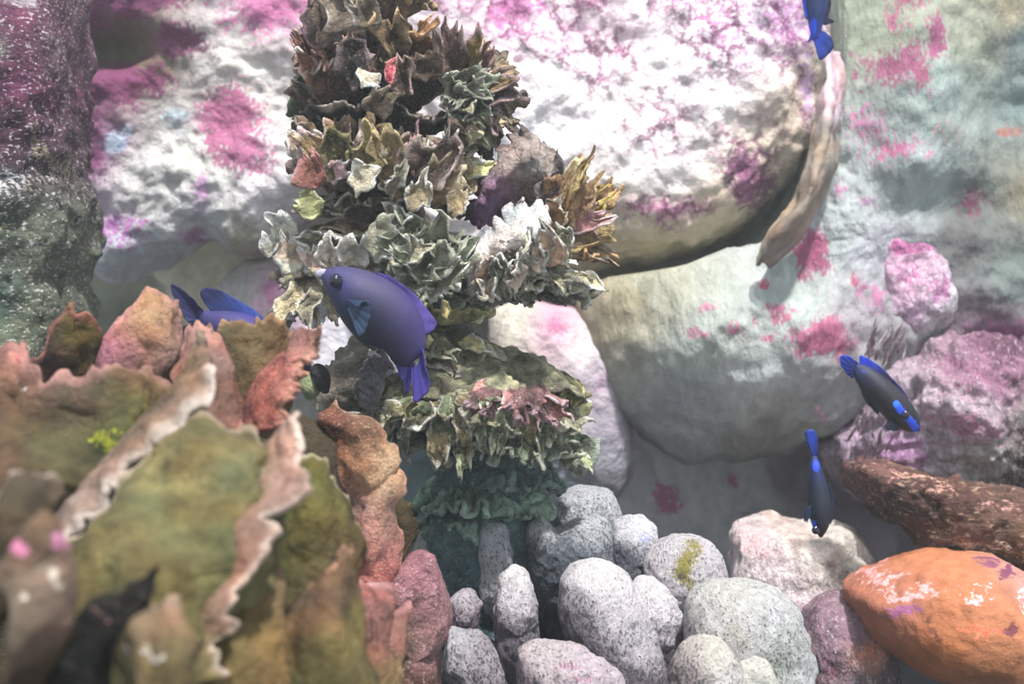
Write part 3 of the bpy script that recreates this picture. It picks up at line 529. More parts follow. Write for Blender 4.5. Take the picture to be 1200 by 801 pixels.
leaf('plate', [[(112, 440, .8), (120, 408, .79), (142, 370, .79), (168, 334, .79), (186, 342, .79), (201, 347, .79), (208, 375, .8), (204, 430, .81)],
               [(115, 470, .78), (125, 440, .775), (145, 410, .77), (168, 385, .77), (182, 385, .77), (194, 390, .775), (202, 410, .79), (202, 460, .8)],
               [(120, 520, .78), (130, 510, .78), (150, 500, .78), (168, 490, .78), (180, 490, .78), (190, 490, .78), (200, 490, .79), (205, 500, .8)]], M['leaf'], lc,
     [(165, 350, (186, 124, 128)), (150, 385, (190, 130, 120)), (190, 380, (204, 150, 146)), (180, 350, (178, 150, 60)), (175, 370, (176, 146, 66)), (130, 400, (196, 110, 150)), (150, 420, (130, 96, 64)), (180, 420, (176, 126, 110)), (170, 450, (120, 92, 56))], .785, rim=(206, 140, 140), rim_w=.1, seed=122)
leaf('plate', [[(-30, 415, .7), (0, 409, .69), (22, 408, .69), (38, 428, .68), (66, 440, .675), (108, 430, .675), (144, 426, .68), (176, 432, .69), (205, 448, .71)],
               [(-30, 440, .695), (0, 436, .685), (22, 440, .68), (38, 452, .672), (66, 464, .668), (108, 457, .668), (144, 452, .672), (170, 457, .682), (195, 472, .7)],
               [(-30, 500, .67), (0, 500, .66), (22, 500, .66), (45, 505, .66), (70, 505, .66), (105, 500, .66), (135, 500, .66), (155, 500, .67), (175, 500, .69)],
               [(-30, 590, .63), (0, 590, .62), (22, 590, .62), (45, 590, .62), (70, 590, .62), (100, 585, .63), (120, 575, .64), (135, 560, .65), (150, 545, .67)]], M['leaf'], lc,
     [(20, 420, (210, 130, 120)), (70, 450, (190, 140, 126)), (140, 440, (150, 120, 90)), (60, 475, (84, 82, 44)), (60, 500, (86, 86, 44)), (110, 470, (84, 80, 44)), (110, 500, (76, 78, 40)), (20, 455, (110, 92, 58)), (20, 490, (110, 92, 60)), (-10, 470, (130, 96, 76)), (150, 490, (140, 136, 60)), (60, 540, (96, 88, 52)), (120, 520, (78, 76, 40)), (10, 560, (110, 80, 60)), (170, 470, (150, 140, 76))], .665,
     rim=(206, 150, 140), rim_w=.12, seed=123, spot_list=[(130, 508, 14, 16, (150, 156, 40), .8), (10, 420, 16, 8, (206, 126, 120), .6), (30, 446, 16, 5, (226, 206, 200), .5)])
# pink flank running down from the middle fold
leaf('plate', [[(255, 440, .62), (232, 467, .61), (205, 496, .605), (180, 524, .60), (150, 560, .59), (120, 600, .58), (74, 640, .57)],
               [(248, 422, .645), (226, 454, .63), (198, 484, .62), (174, 514, .612), (144, 548, .60), (112, 586, .59), (70, 630, .58)],
               [(238, 392, .69), (216, 436, .67), (188, 472, .655), (164, 504, .645), (134, 536, .635), (102, 572, .625), (60, 618, .61)]], M['leaf'], lc,
     [(245, 400, (180, 136, 118)), (222, 436, (128, 108, 72)), (246, 428, (206, 166, 146)), (192, 474, (116, 100, 62)), (212, 480, (180, 144, 124)), (166, 506, (108, 94, 58)), (180, 512, (150, 116, 92)), (138, 538, (110, 88, 58)), (155, 545, (196, 164, 148)), (104, 574, (104, 84, 56)), (126, 586, (190, 160, 142)), (62, 620, (120, 96, 74)), (85, 628, (206, 180, 170))], .63,
     rim=(244, 230, 220), rim_w=.22, rim_s=.8, seed=124, jag=.005, lw=.005, ruffle=.0015, nr=6)  # pale rim, whitened to paint highlights along the fold
leaf('plate', [[(222, 404, .76), (236, 388, .755), (248, 388, .755), (254, 400, .76), (262, 440, .77)], [(205, 450, .73), (225, 430, .72), (245, 430, .72), (260, 440, .73), (275, 470, .74)],
               [(190, 500, .7), (215, 500, .69), (240, 505, .69), (262, 505, .7), (290, 510, .71)]], M['leaf'], lc,
     [(240, 410, (196, 140, 126)), (250, 460, (150, 108, 86)), (230, 490, (146, 110, 84)), (262, 490, (176, 126, 110))], .73, rim=(206, 150, 136), seed=125)
leaf('plate', [[(240, 420, .79), (248, 395, .78), (263, 379, .78), (292, 370, .78), (320, 378, .785), (340, 396, .79), (345, 420, .8)],
               [(245, 450, .78), (255, 430, .77), (270, 420, .765), (292, 415, .765), (312, 420, .77), (325, 430, .775), (335, 445, .79)],
               [(255, 510, .77), (265, 510, .76), (280, 510, .76), (290, 510, .76), (300, 510, .76), (312, 510, .77), (325, 510, .78)]], M['leaf'], lc,
     [(290, 395, (128, 106, 66)), (265, 410, (110, 92, 56)), (310, 410, (134, 110, 72)), (280, 450, (92, 76, 46))], .775, rim=(196, 150, 116), rim_w=.07, seed=126)
leaf('plate', [[(366, 384, .72), (364, 410, .72), (353, 440, .715), (348, 465, .71), (336, 500, .71)], [(352, 390, .74), (340, 415, .735), (328, 445, .73), (318, 475, .725), (308, 505, .72)],
               [(338, 402, .77), (318, 425, .765), (300, 450, .76), (286, 478, .755), (278, 505, .75)]], M['leaf_rough'], lc,
     [(355, 400, (206, 136, 120)), (330, 430, (176, 96, 86)), (300, 470, (150, 80, 70)), (345, 460, (190, 120, 106)), (320, 490, (160, 90, 80))], .735, rim=(236, 176, 150), rim_w=.16, seed=127)
# large olive plate and its pink flank
leaf('plate', [[(40, 665, .56), (72, 642, .56), (120, 602, .575), (150, 563, .585), (180, 527, .60), (206, 500, .605), (235, 478, .61), (262, 490, .61), (286, 497, .61), (316, 505, .61), (336, 502, .61)],
               [(50, 700, .54), (85, 670, .54), (128, 635, .55), (160, 605, .56), (190, 575, .57), (215, 550, .575), (240, 535, .58), (265, 535, .58), (288, 540, .585), (310, 545, .59), (330, 540, .6)],
               [(60, 760, .52), (90, 740, .52), (130, 720, .52), (165, 700, .525), (195, 680, .53), (220, 665, .54), (245, 650, .545), (265, 640, .55), (285, 630, .56), (302, 620, .57), (320, 610, .585)],
               [(60, 840, .51), (90, 830, .51), (130, 820, .51), (165, 810, .51), (195, 790, .515), (220, 770, .52), (245, 750, .53), (265, 735, .54), (285, 720, .55), (302, 710, .56), (315, 700, .57)]], M['leaf'], lc,
     [(230, 520, (112, 104, 62)), (290, 520, (120, 106, 66)), (200, 560, (136, 130, 80)), (160, 620, (128, 120, 74)), (220, 600, (126, 122, 72)), (120, 680, (112, 106, 60)), (180, 680, (128, 122, 66)), (250, 560, (136, 132, 84)), (150, 740, (104, 98, 52)), (80, 690, (110, 100, 62))], .56,
     rim=(226, 200, 180), rim_w=.06, seed=128, wav=.003, n=60, m=110)
leaf('plate', [[(351, 484, .59), (349, 520, .58), (341, 556, .57), (324, 600, .56), (304, 642, .55), (284, 690, .54), (262, 740, .535), (246, 800, .53)],
               [(338, 500, .6), (322, 536, .59), (300, 576, .575), (274, 618, .56), (248, 660, .548), (226, 706, .54), (206, 756, .53), (194, 810, .525)],
               [(318, 512, .61), (282, 540, .597), (252, 578, .58), (220, 626, .563), (194, 676, .55), (172, 728, .54), (156, 780, .53), (150, 830, .525)]], M['leaf'], lc,
     [(347, 500, (216, 176, 160)), (338, 545, (206, 160, 146)), (326, 585, (196, 152, 138)), (300, 640, (190, 146, 130)), (322, 536, (180, 140, 118)), (300, 576, (176, 136, 112)), (274, 618, (190, 152, 132)), (250, 655, (176, 134, 114)), (268, 680, (166, 122, 104)),
      (282, 542, (138, 130, 82)), (265, 570, (142, 132, 84)), (240, 606, (142, 130, 84)), (215, 650, (136, 124, 80)), (190, 690, (128, 120, 72)), (170, 740, (122, 114, 66)), (220, 740, (136, 122, 76)), (240, 760, (130, 120, 70)), (200, 800, (124, 116, 66))], .57,
     rim=(236, 214, 198), rim_w=.09, seed=129, wav=.004, jag=.006, lw=.005, m=100)
leaf('plate', [[(236, 660, .59), (256, 640, .585), (282, 645, .58), (304, 640, .585), (322, 625, .595)], [(220, 720, .575), (244, 715, .57), (268, 715, .565), (296, 710, .57), (326, 690, .58)], [(200, 860, .54), (230, 860, .54), (262, 860, .54), (300, 860, .545), (336, 860, .56)]], M['leaf'], lc,
     [(260, 662, (180, 136, 118)), (300, 660, (176, 132, 114)), (240, 690, (160, 122, 98)), (225, 720, (140, 112, 76)), (270, 700, (160, 126, 96)), (300, 700, (150, 118, 88)), (280, 745, (132, 122, 64)), (250, 770, (126, 116, 58)), (310, 780, (120, 100, 56))], .53, rim=(190, 146, 126), rim_w=.05, seed=130)
leaf('plate', [[(330, 560, .7), (342, 540, .69), (360, 536, .69), (380, 546, .69), (394, 565, .695), (410, 588, .7), (416, 625, .71)], [(320, 620, .67), (340, 600, .66), (358, 596, .655), (376, 604, .655), (390, 620, .66), (402, 640, .67), (410, 665, .69)],
               [(305, 720, .64), (325, 720, .63), (345, 715, .63), (362, 710, .63), (378, 705, .635), (392, 700, .65), (405, 700, .67)]], M['leaf'], lc,
     [(360, 570, (106, 102, 42)), (340, 620, (92, 92, 40)), (390, 600, (112, 100, 46)), (360, 660, (100, 88, 44)), (320, 680, (84, 72, 40)), (400, 650, (104, 84, 50))], .67, rim=(200, 190, 160), rim_w=.06, seed=131)
leaf('plate', [[(330, 720, .61), (356, 690, .6), (382, 665, .6), (402, 648, .61), (416, 640, .63)], [(310, 780, .58), (345, 750, .57), (375, 720, .57), (400, 700, .58), (420, 690, .6)], [(300, 860, .56), (340, 860, .55), (375, 860, .55), (405, 860, .56), (430, 860, .58)]], M['leaf'], lc,
     [(380, 680, (156, 112, 86)), (340, 740, (92, 76, 50)), (390, 740, (128, 122, 62)), (360, 790, (92, 84, 44)), (410, 700, (120, 100, 60))], .59, rim=(186, 140, 110), seed=132)
# right hand strip, the sharpest plate
leaf('plate', [[(394, 470, .86), (410, 490, .855), (438, 494, .855), (447, 520, .85), (463, 537, .85), (455, 555, .85), (467, 568, .85), (456, 588, .85), (458, 610, .85), (464, 650, .85), (470, 700, .85)],
               [(385, 480, .85), (400, 500, .84), (418, 510, .835), (425, 535, .83), (435, 555, .83), (434, 570, .83), (438, 585, .83), (436, 600, .83), (440, 625, .83), (442, 660, .83), (446, 710, .83)],
               [(374, 486, .87), (384, 505, .86), (388, 525, .85), (392, 545, .845), (398, 565, .84), (404, 580, .84), (410, 592, .84), (414, 610, .84), (416, 640, .84), (418, 680, .84), (420, 730, .84)]], M['leaf_rough'], lc,
     [(390, 480, (110, 62, 50)), (420, 510, (150, 92, 60)), (435, 505, (140, 90, 60)), (395, 520, (110, 66, 52)), (420, 545, (196, 130, 80)), (455, 540, (226, 190, 140)), (440, 560, (206, 150, 100)), (425, 570, (190, 120, 90)), (455, 575, (230, 170, 140)), (430, 600, (206, 140, 130)), (430, 650, (176, 104, 96)), (450, 680, (176, 100, 96))], .845,
     rim=(226, 180, 150), rim_w=.12, rim_s=.7, seed=133, jag=.006, wav=.005)
leaf('plate', [[(450, 596, .9), (462, 580, .89), (476, 592, .89), (478, 620, .89), (474, 650, .89)], [(450, 640, .89), (460, 630, .88), (470, 632, .88), (473, 650, .88), (470, 680, .88)], [(450, 720, .88), (458, 720, .88), (464, 720, .88), (468, 720, .88), (470, 730, .88)]], M['leaf'], lc,
     [(465, 600, (110, 96, 52)), (470, 630, (74, 56, 34))], .89, rim=(120, 100, 60), seed=134)
leaf('plate', [[(384, 720, .74), (396, 680, .73), (414, 668, .73), (436, 672, .73), (458, 690, .735), (474, 720, .74)], [(380, 760, .71), (396, 735, .70), (416, 728, .70), (438, 732, .70), (456, 742, .71), (470, 765, .72)], [(375, 880, .68), (395, 880, .68), (420, 880, .68), (440, 880, .68), (460, 880, .69), (475, 880, .7)]], M['leaf'], lc,
     [(412, 690, (226, 176, 180)), (440, 690, (176, 110, 100)), (420, 730, (170, 106, 100)), (450, 740, (160, 104, 90)), (400, 770, (140, 92, 80)), (440, 790, (150, 130, 76))], .71, rim=(206, 146, 146), seed=135, ruffle=.004, nr=3)  # palest anchor near the rim is a painted highlight
leaf('plate', [[(-40, 640, .5), (-10, 600, .49), (16, 570, .485), (30, 560, .485), (48, 564, .49), (52, 590, .5)], [(-40, 690, .49), (-10, 660, .475), (10, 620, .47), (24, 605, .47), (38, 600, .475), (46, 620, .485)], [(-40, 760, .48), (-10, 740, .47), (10, 720, .465), (24, 700, .465), (34, 690, .47), (42, 690, .48)]], M['leaf'], lc,
     [(34, 566, (150, 124, 100)), (10, 610, (110, 96, 64)), (0, 660, (80, 72, 44)), (40, 640, (90, 74, 50)), (25, 590, (110, 96, 66)), (45, 580, (140, 110, 90))], .48, rim=(226, 204, 190), rim_w=.1, seed=136)
leaf('plate', [[(30, 640, .46), (42, 604, .455), (56, 598, .455), (70, 625, .455), (77, 670, .455), (75, 720, .46), (72, 760, .47), (60, 830, .48)], [(24, 655, .455), (37, 620, .45), (49, 614, .448), (61, 640, .448), (68, 680, .448), (66, 725, .453), (60, 765, .46), (48, 830, .47)],
               [(-30, 690, .45), (-10, 690, .44), (0, 690, .44), (8, 700, .44), (10, 730, .44), (5, 760, .44), (0, 790, .45), (-10, 850, .46)]], M['leaf'], lc,
     [(60, 602, (150, 116, 90)), (45, 612, (96, 80, 52)), (72, 660, (176, 130, 106)), (70, 720, (140, 100, 76)), (45, 635, (120, 96, 70)), (60, 690, (196, 176, 156)), (30, 705, (150, 130, 100)), (14, 650, (110, 86, 66)), (30, 740, (96, 76, 46)), (10, 780, (56, 44, 30)), (50, 780, (120, 88, 66))], .45, rim=(186, 146, 126), rim_w=.18, lw=.003, seed=137,
     spot_list=[(44, 655, 11, 6, (206, 130, 166), .8), (6, 676, 9, 8, (206, 120, 156), .8), (45, 688, 18, 6, (220, 206, 186), .7)])
leaf('plate', [[(146, 775, .48), (148, 740, .475), (160, 722, .47), (176, 724, .47), (190, 712, .47), (203, 712, .47), (206, 745, .475), (210, 790, .48)], [(146, 800, .47), (150, 780, .46), (162, 765, .455), (176, 765, .455), (190, 755, .455), (200, 760, .455), (208, 780, .46), (216, 810, .47)], [(140, 880, .46), (152, 880, .455), (165, 880, .45), (176, 880, .45), (190, 880, .45), (204, 880, .45), (214, 880, .455), (225, 880, .46)]], M['leaf'], lc,
     [(165, 735, (156, 140, 92)), (193, 724, (196, 150, 146)), (180, 750, (130, 118, 70)), (165, 775, (140, 128, 80)), (180, 790, (130, 116, 70)), (205, 780, (126, 116, 66))], .465, spot_list=[(193, 750, 8, 6, (236, 226, 214), .8), (163, 768, 6, 8, (206, 196, 190), .7), (170, 798, 14, 6, (216, 160, 140), .7)], rim=(186, 156, 126), seed=138)  # pale spots are small painted highlights
pillow('black_piece', [(60, 860), (66, 770), (72, 742), (88, 720), (120, 696), (146, 694), (160, 680), (170, 668), (187, 658), (178, 695), (168, 718), (148, 746), (128, 768), (122, 800), (120, 860)], .47, .012, .02, M['black'],  # near-black jagged solid with a few brownish and green flecks
       [(100, 750, (16, 16, 17)), (150, 700, (30, 27, 24))], [(135, 697, 12, 3, (150, 110, 100), .5), (138, 718, 6, 8, (120, 130, 40), .55)], lc, rough=.003, fine=.003, fscale=110, seed=139, nt_=160, nf=50, center=(112, 745))['label'] = 'black jagged piece between olive plates'
r = pillow('knobbly_coral', [(462, 690), (470, 655), (492, 640), (514, 648), (526, 684), (527, 735), (514, 765), (510, 810), (505, 900), (465, 900), (460, 760)], .86, .025, .035, M['leaf_rough'],
           [(495, 655, (176, 116, 130)), (490, 690, (170, 116, 124)), (480, 720, (92, 74, 52)), (510, 720, (176, 124, 130)), (500, 750, (160, 116, 126)), (485, 780, (110, 70, 60)), (470, 740, (96, 80, 50))], [(476, 690, 8, 18, (206, 150, 160), .6), (510, 700, 10, 30, (190, 136, 150), .5)], None, rough=.008, rscale=30, fine=.002, seed=140, nt_=130, nf=70)
tag(r, 'dusky pink grainy coral knob between leafy coral and white lobes', 'coral')

# ------------------------------------------------------------------ frilled column
D = 1.0
fc = thing('frilled_coral', 'tall column of frilled brown and grey-green coral tiers, left of centre', 'coral', (-0.05, 1.02, -0.005))
pts = [(560, 1000, 62), (565, 700, 70), (570, 600, 62), (560, 520, 58), (545, 450, 50), (510, 380, 42), (470, 320, 46), (450, 250, 48), (440, 180, 44), (432, 100, 42), (425, 0, 44), (420, -90, 40)]
cl = catmull([(*P(a, b, 1.03), w * K) for a, b, w in pts], 150)
th = np.linspace(0, 2 * np.pi, 72, endpoint=False)
V = np.stack([cl[:, None, 0] + cl[:, None, 3] * np.cos(th), cl[:, None, 1] + cl[:, None, 3] * np.sin(th), cl[:, None, 2] + 0 * th], -1)
rad = np.stack([np.cos(th), np.sin(th), 0 * th], -1)[None]
V = V + rad * (0.012 * fbm(V, 40, 4, 200))[..., None]
n, m = V.shape[:2]
link_mesh('stem', V, grid_faces(n, m, True), M['frill'], fc, P(560, 1000, 1.03), idw(V, [(430, 60, (84, 66, 56)), (440, 220, (110, 100, 86)), (480, 330, (116, 116, 102)), (540, 430, (104, 106, 94)), (560, 580, (84, 116, 118)), (560, 700, (70, 100, 110))], 1.03, seed=200), np.zeros((n * m, 4)))  # lower teal anchors paint shade on the stem's foot
BRO = (104, 80, 68); DBR = (70, 52, 46); GRN = (122, 124, 106); GRY = (146, 142, 128); RIM = (214, 204, 188); TEAL = (96, 118, 108)
def F_(c, rx, ry, a0, a1, rise, col, rim, d=D, **kw):
    return frill('plate', c, d, rx, ry, a0, a1, rise, fc, col, rim, **kw)
# top mass
F_((418, 55), 62, 55, -210, 30, -50, (112, 100, 90), (190, 170, 150), seed=301, nb=0, nf=12, amp=4, jag=.2)
F_((440, 20), 56, 50, -210, 30, 22, (120, 104, 84), (206, 176, 130), seed=302, nf=9, amp=4, jag=.25)
F_((470, 60), 46, 50, -120, 60, 10, (150, 116, 84), (214, 176, 130), seed=303, nf=8, amp=5, jag=.2)
F_((472, 80), 46, 50, -120, 50, -8, (130, 98, 72), (206, 166, 120), seed=304, nf=8, amp=4, jag=.2)
F_((430, 95), 52, 60, -180, 0, 48, DBR, (170, 150, 136), seed=305, nf=7, amp=5, jag=.2, r0=.2)
F_((405, 75), 52, 56, -230, -70, 26, (112, 80, 70), (186, 150, 140), seed=306, nf=16, amp=6, jag=.2)
F_((402, 100), 54, 56, -230, -70, 30, (108, 76, 66), (180, 140, 130), seed=307, nf=16, amp=6, jag=.2)
F_((404, 125), 54, 58, -230, -60, 28, (100, 72, 62), (190, 170, 160), seed=308, nf=14, amp=6, jag=.25)
F_((450, 130), 60, 62, -150, 20, 40, (64, 50, 44), (130, 120, 112), seed=309, nf=12, amp=6, jag=.25)
F_((440, 150), 90, 70, -200, 20, 12, (60, 50, 48), (150, 140, 130), seed=310, nf=14, amp=5, jag=.2)  # this plate and the one before are darkened to paint shadow
for k, (p0, p1, w, c_, rm) in enumerate([((400, 95, .93), (432, 60, .925), 34, (40, 32, 34), (150, 130, 130)), ((420, 85, .92), (445, 115, .915), 12, (206, 196, 186), (240, 236, 230)), ((452, 92, .92), (464, 74, .92), 14, (176, 80, 96), (220, 160, 160)),
        ((440, 130, .92), (455, 95, .915), 30, (86, 76, 66), (140, 128, 116)), ((478, 110, .93), (470, 70, .93), 24, (70, 56, 48), (196, 166, 160)), ((500, 95, .94), (490, 70, .94), 30, (66, 52, 44), (130, 110, 90)), ((465, 60, .94), (452, 20, .94), 34, (84, 68, 52), (190, 160, 120)), ((400, 40, .94), (395, -10, .94), 40, (116, 106, 100), (170, 160, 150)), ((380, 50, .95), (374, -5, .95), 30, (104, 92, 86), (190, 150, 160)), ((490, 40, .95), (508, 14, .95), 20, (176, 130, 92), (226, 190, 150)), ((430, 35, .935), (420, 0, .935), 26, (100, 90, 80), (206, 200, 196))]):
    blade('plate', p0, p1, w, fc, c_, rm, seed=330 + k, bend=(4, -1, 2))
g = leaf('plate', [[(346, 135, 1.03), (344, 95, 1.03), (347, 62, 1.03), (358, 54, 1.03)], [(354, 140, 1.02), (354, 100, 1.02), (356, 75, 1.02), (362, 64, 1.02)], [(370, 150, 1.03), (368, 105, 1.03), (370, 80, 1.03), (372, 70, 1.03)]], M['leaf'], fc,
         [(352, 80, (86, 96, 66)), (352, 120, (64, 76, 54))], 1.03, rim=(110, 112, 84), seed=341)
g['label'] = 'dark green plate on the column top'
# upper right fan, faces the front
F_((538, 108), 66, 66, -80, 100, -26, (116, 110, 98), (80, 66, 66), d=.99, tilt=78, roll=0, seed=351, nf=26, amp=5, jag=.28, r0=.05, curve=1.2)
F_((534, 104), 50, 58, -60, 110, -20, (122, 128, 112), (176, 150, 150), d=.975, tilt=78, roll=0, seed=352, nf=22, amp=5, jag=.3, r0=.05)
F_((528, 112), 62, 54, -100, 20, -30, (110, 118, 104), (150, 140, 120), d=.985, tilt=60, seed=353, nf=18, amp=5, jag=.25, r0=.1)
for k in range(20):
    rng = random.Random(700 + k); a = math.radians(rng.uniform(-120, 120)); L_ = rng.uniform(16, 44)
    blade('plate', (538 + rng.uniform(-12, 12), 110 + rng.uniform(-14, 22), .965), (540 + L_ * math.cos(a) * 1.1, 110 - L_ * math.sin(a), .95 + rng.uniform(-.01, .01)), rng.uniform(14, 26), fc, rng.choice([(122, 134, 116), (104, 112, 98), (140, 138, 120), (90, 92, 84)]), (176, 180, 164), seed=720 + k, bend=(0, -1, 0), face=(rng.uniform(-.8, .8), -1, rng.uniform(-.2, .6)))
for k, (p1, w, c_) in enumerate([((530, 24, .97), 22, (84, 64, 62)), ((560, 38, .97), 18, (120, 104, 60)), ((582, 52, .97), 24, (150, 110, 120)), ((600, 95, .98), 20, (110, 96, 70)), ((604, 118, .98), 22, (84, 72, 80)), ((515, 45, .975), 20, (150, 140, 130)), ((590, 150, .99), 26, (96, 86, 88)), ((560, 165, .99), 30, (106, 96, 88))]):
    blade('plate', (538, 105, .985), p1, w, fc, c_, (170, 140, 140), seed=360 + k, bend=(3, -1.5, 0))
# second tier
F_((445, 215), 98, 78, -215, 35, 52, (124, 108, 84), (186, 160, 150), seed=371, nf=15, amp=6, jag=.3, r0=.45)
F_((440, 222), 88, 70, -200, 10, 40, (116, 104, 84), (206, 190, 176), d=.985, seed=372, nf=18, amp=6, jag=.3, r0=.4)
F_((440, 215), 90, 74, -220, -20, 24, (96, 86, 70), (200, 170, 180), d=.97, seed=373, nf=13, amp=6, jag=.3, r0=.5)
F_((450, 228), 92, 78, -210, 30, -18, (86, 82, 72), (196, 190, 178), seed=374, nf=16, amp=5, jag=.25, r0=.4)
F_((480, 225), 62, 72, -110, 40, 30, (140, 128, 104), (220, 206, 180), d=.97, seed=375, nf=14, amp=6, jag=.3, r0=.3)
F_((488, 240), 54, 66, -130, 40, 14, (146, 132, 108), (226, 214, 190), d=.97, seed=376, nf=14, amp=5, jag=.3, r0=.3)
F_((435, 262), 78, 66, -200, 0, -20, (140, 128, 108), (206, 190, 170), seed=377, nb=0, nf=10, amp=3, jag=.15, r0=.4)
for k, (p0, p1, w, c_, rm) in enumerate([((400, 205, .92), (398, 165, .915), 22, (78, 76, 50), (160, 150, 100)), ((425, 205, .92), (428, 150, .915), 24, (110, 100, 66), (196, 180, 130)), ((448, 205, .92), (452, 148, .915), 22, (124, 108, 76), (206, 186, 140)), ((470, 205, .92), (482, 152, .915), 22, (150, 116, 116), (220, 170, 180)), ((490, 215, .92), (518, 160, .915), 34, (74, 60, 56), (196, 176, 166)), ((505, 230, .92), (536, 185, .915), 28, (136, 120, 96), (206, 190, 160)), ((520, 250, .93), (542, 215, .93), 24, (150, 136, 110), (226, 216, 196)),
        ((375, 215, .93), (352, 180, .93), 26, (150, 100, 96), (206, 160, 160)), ((378, 240, .93), (346, 235, .93), 22, (140, 146, 106), (210, 214, 170)), ((385, 215, .92), (402, 180, .915), 18, (206, 170, 180), (230, 210, 210)), ((372, 190, .94), (350, 160, .94), 26, (150, 136, 130), (220, 212, 206)), ((412, 225, .91), (440, 195, .91), 26, (176, 172, 160), (226, 222, 214)), ((455, 240, .91), (470, 195, .905), 18, (110, 106, 92), (230, 224, 206)), ((480, 250, .91), (500, 205, .905), 22, (150, 140, 120), (236, 230, 214))]):
    blade('plate', p0, p1, w, fc, c_, rm, seed=380 + k, bend=(2, -1.2, 3))
# right middle cluster
leaf('plate', [[(552, 268, .99), (552, 240, .985), (560, 208, .985), (575, 182, .985), (598, 168, .985), (616, 156, .985), (626, 178, .985), (652, 186, .99), (684, 200, 1.0)],
               [(562, 270, .975), (566, 250, .97), (575, 228, .965), (588, 210, .965), (605, 200, .965), (620, 195, .965), (632, 205, .97), (650, 212, .98), (672, 222, .99)],
               [(575, 275, 1.0), (580, 262, 1.0), (590, 252, 1.0), (602, 246, 1.0), (615, 242, 1.0), (628, 240, 1.0), (640, 238, 1.0), (650, 240, 1.0), (660, 245, 1.0)]], M['frill'], fc,
     [(600, 200, (150, 138, 132)), (580, 240, (140, 110, 140)), (570, 265, (130, 84, 140)), (620, 220, (160, 146, 134)), (660, 205, (160, 140, 120))], .98, rim=(84, 74, 80), rim_w=.12, seed=401, jag=.016, ruffle=.0018, nr=9, lw=.008, thick=.003)
leaf('plate', [[(552, 300, .965), (572, 276, .955), (598, 256, .95), (622, 246, .95), (644, 244, .955)], [(554, 316, .945), (576, 296, .935), (602, 275, .93), (624, 262, .93), (642, 257, .94)], [(552, 336, .95), (580, 314, .945), (605, 294, .94), (626, 280, .94), (645, 272, .95)]], M['frill'], fc,
     [(600, 280, (240, 236, 230)), (560, 310, (206, 200, 206))], .95, rim=(236, 226, 220), seed=402, jag=.008, lw=.009, ruffle=.002)  # white sheet, its colour paints the blown-out light in the crevice
for k in range(16):
    rng = random.Random(800 + k); x = 562 + k * 6.2; y = 330 - (x - 562) * .62 + rng.uniform(-6, 8)
    blade('plate', (x + rng.uniform(4, 16), y + 22, .94), (x, y - rng.uniform(4, 18), .925), rng.uniform(14, 26), fc, rng.choice([(150, 150, 138), (128, 134, 120), (196, 186, 176), (176, 150, 130)]), (226, 222, 214), seed=810 + k, bend=(0, -1, 0), face=(rng.uniform(-.6, .6), -1, rng.uniform(0, .7)))
F_((625, 280), 84, 66, -80, 60, 50, (160, 132, 104), (120, 92, 66), seed=403, nf=16, amp=6, jag=.25, r0=.3)
F_((632, 288), 76, 60, -90, 50, 22, (150, 120, 96), (206, 176, 140), seed=404, nf=14, amp=6, jag=.3, r0=.3)
F_((640, 295), 66, 56, -100, 40, -2, (140, 112, 90), (196, 160, 110), seed=405, nf=12, amp=5, jag=.3, r0=.3)
for k, (p1, w, c_, rm) in enumerate([((655, 190, .97), 24, (90, 80, 90), (150, 140, 140)), ((672, 196, .97), 22, (206, 176, 140), (236, 214, 180)), ((690, 215, .975), 26, (150, 122, 96), (200, 170, 130)), ((712, 222, .98), 22, (140, 118, 70), (180, 160, 90)), ((704, 248, .975), 24, (170, 120, 130), (220, 190, 190)), ((712, 275, .98), 24, (130, 106, 74), (190, 170, 110)), ((700, 298, .98), 22, (116, 100, 84), (190, 170, 150)), ((668, 235, .955), 30, (190, 150, 116), (236, 220, 200))]):
    blade('plate', (640, 270, .975), p1, w, fc, c_, rm, seed=410 + k, bend=(2, -1.2, -2))
F_((618, 300), 66, 58, -190, 10, -34, (136, 140, 126), (196, 196, 184), d=.98, seed=421, nf=20, amp=6, jag=.3, r0=.25)
F_((622, 318), 62, 56, -190, 10, -26, (126, 132, 118), (206, 206, 196), d=.98, seed=422, nf=18, amp=6, jag=.3, r0=.25)
F_((615, 290), 56, 56, -170, 0, -12, (150, 148, 136), (206, 200, 190), d=.965, seed=423, nf=16, amp=6, jag=.3, r0=.2)
F_((600, 335), 56, 52, -200, 10, -16, (90, 98, 90), (150, 152, 140), d=.99, seed=424, nf=16, amp=4, jag=.25, r0=.3)
# third tier: pale ledge and leafy blades
F_((430, 288), 98, 80, -215, -40, 4, (196, 188, 178), (240, 232, 222), d=.99, seed=431, nf=12, amp=4, jag=.2, r0=.4)
F_((430, 300), 96, 76, -215, -80, -26, (176, 160, 146), (236, 226, 214), d=.99, seed=432, nf=12, amp=5, jag=.25, r0=.6)
F_((470, 300), 86, 70, -160, 20, 14, (116, 124, 108), (200, 204, 190), seed=433, nf=11, amp=7, jag=.25, r0=.3)
F_((490, 318), 72, 66, -150, 30, 6, (104, 116, 100), (186, 196, 180), seed=434, nf=11, amp=7, jag=.3, r0=.3)
F_((500, 338), 62, 60, -160, 30, -16, (96, 108, 94), (180, 186, 170), seed=435, nf=12, amp=5, jag=.25, r0=.3)
F_((370, 330), 42, 44, -230, -20, -44, (176, 172, 158), (236, 230, 220), d=.99, seed=436, nf=12, amp=5, jag=.2, r0=.6)
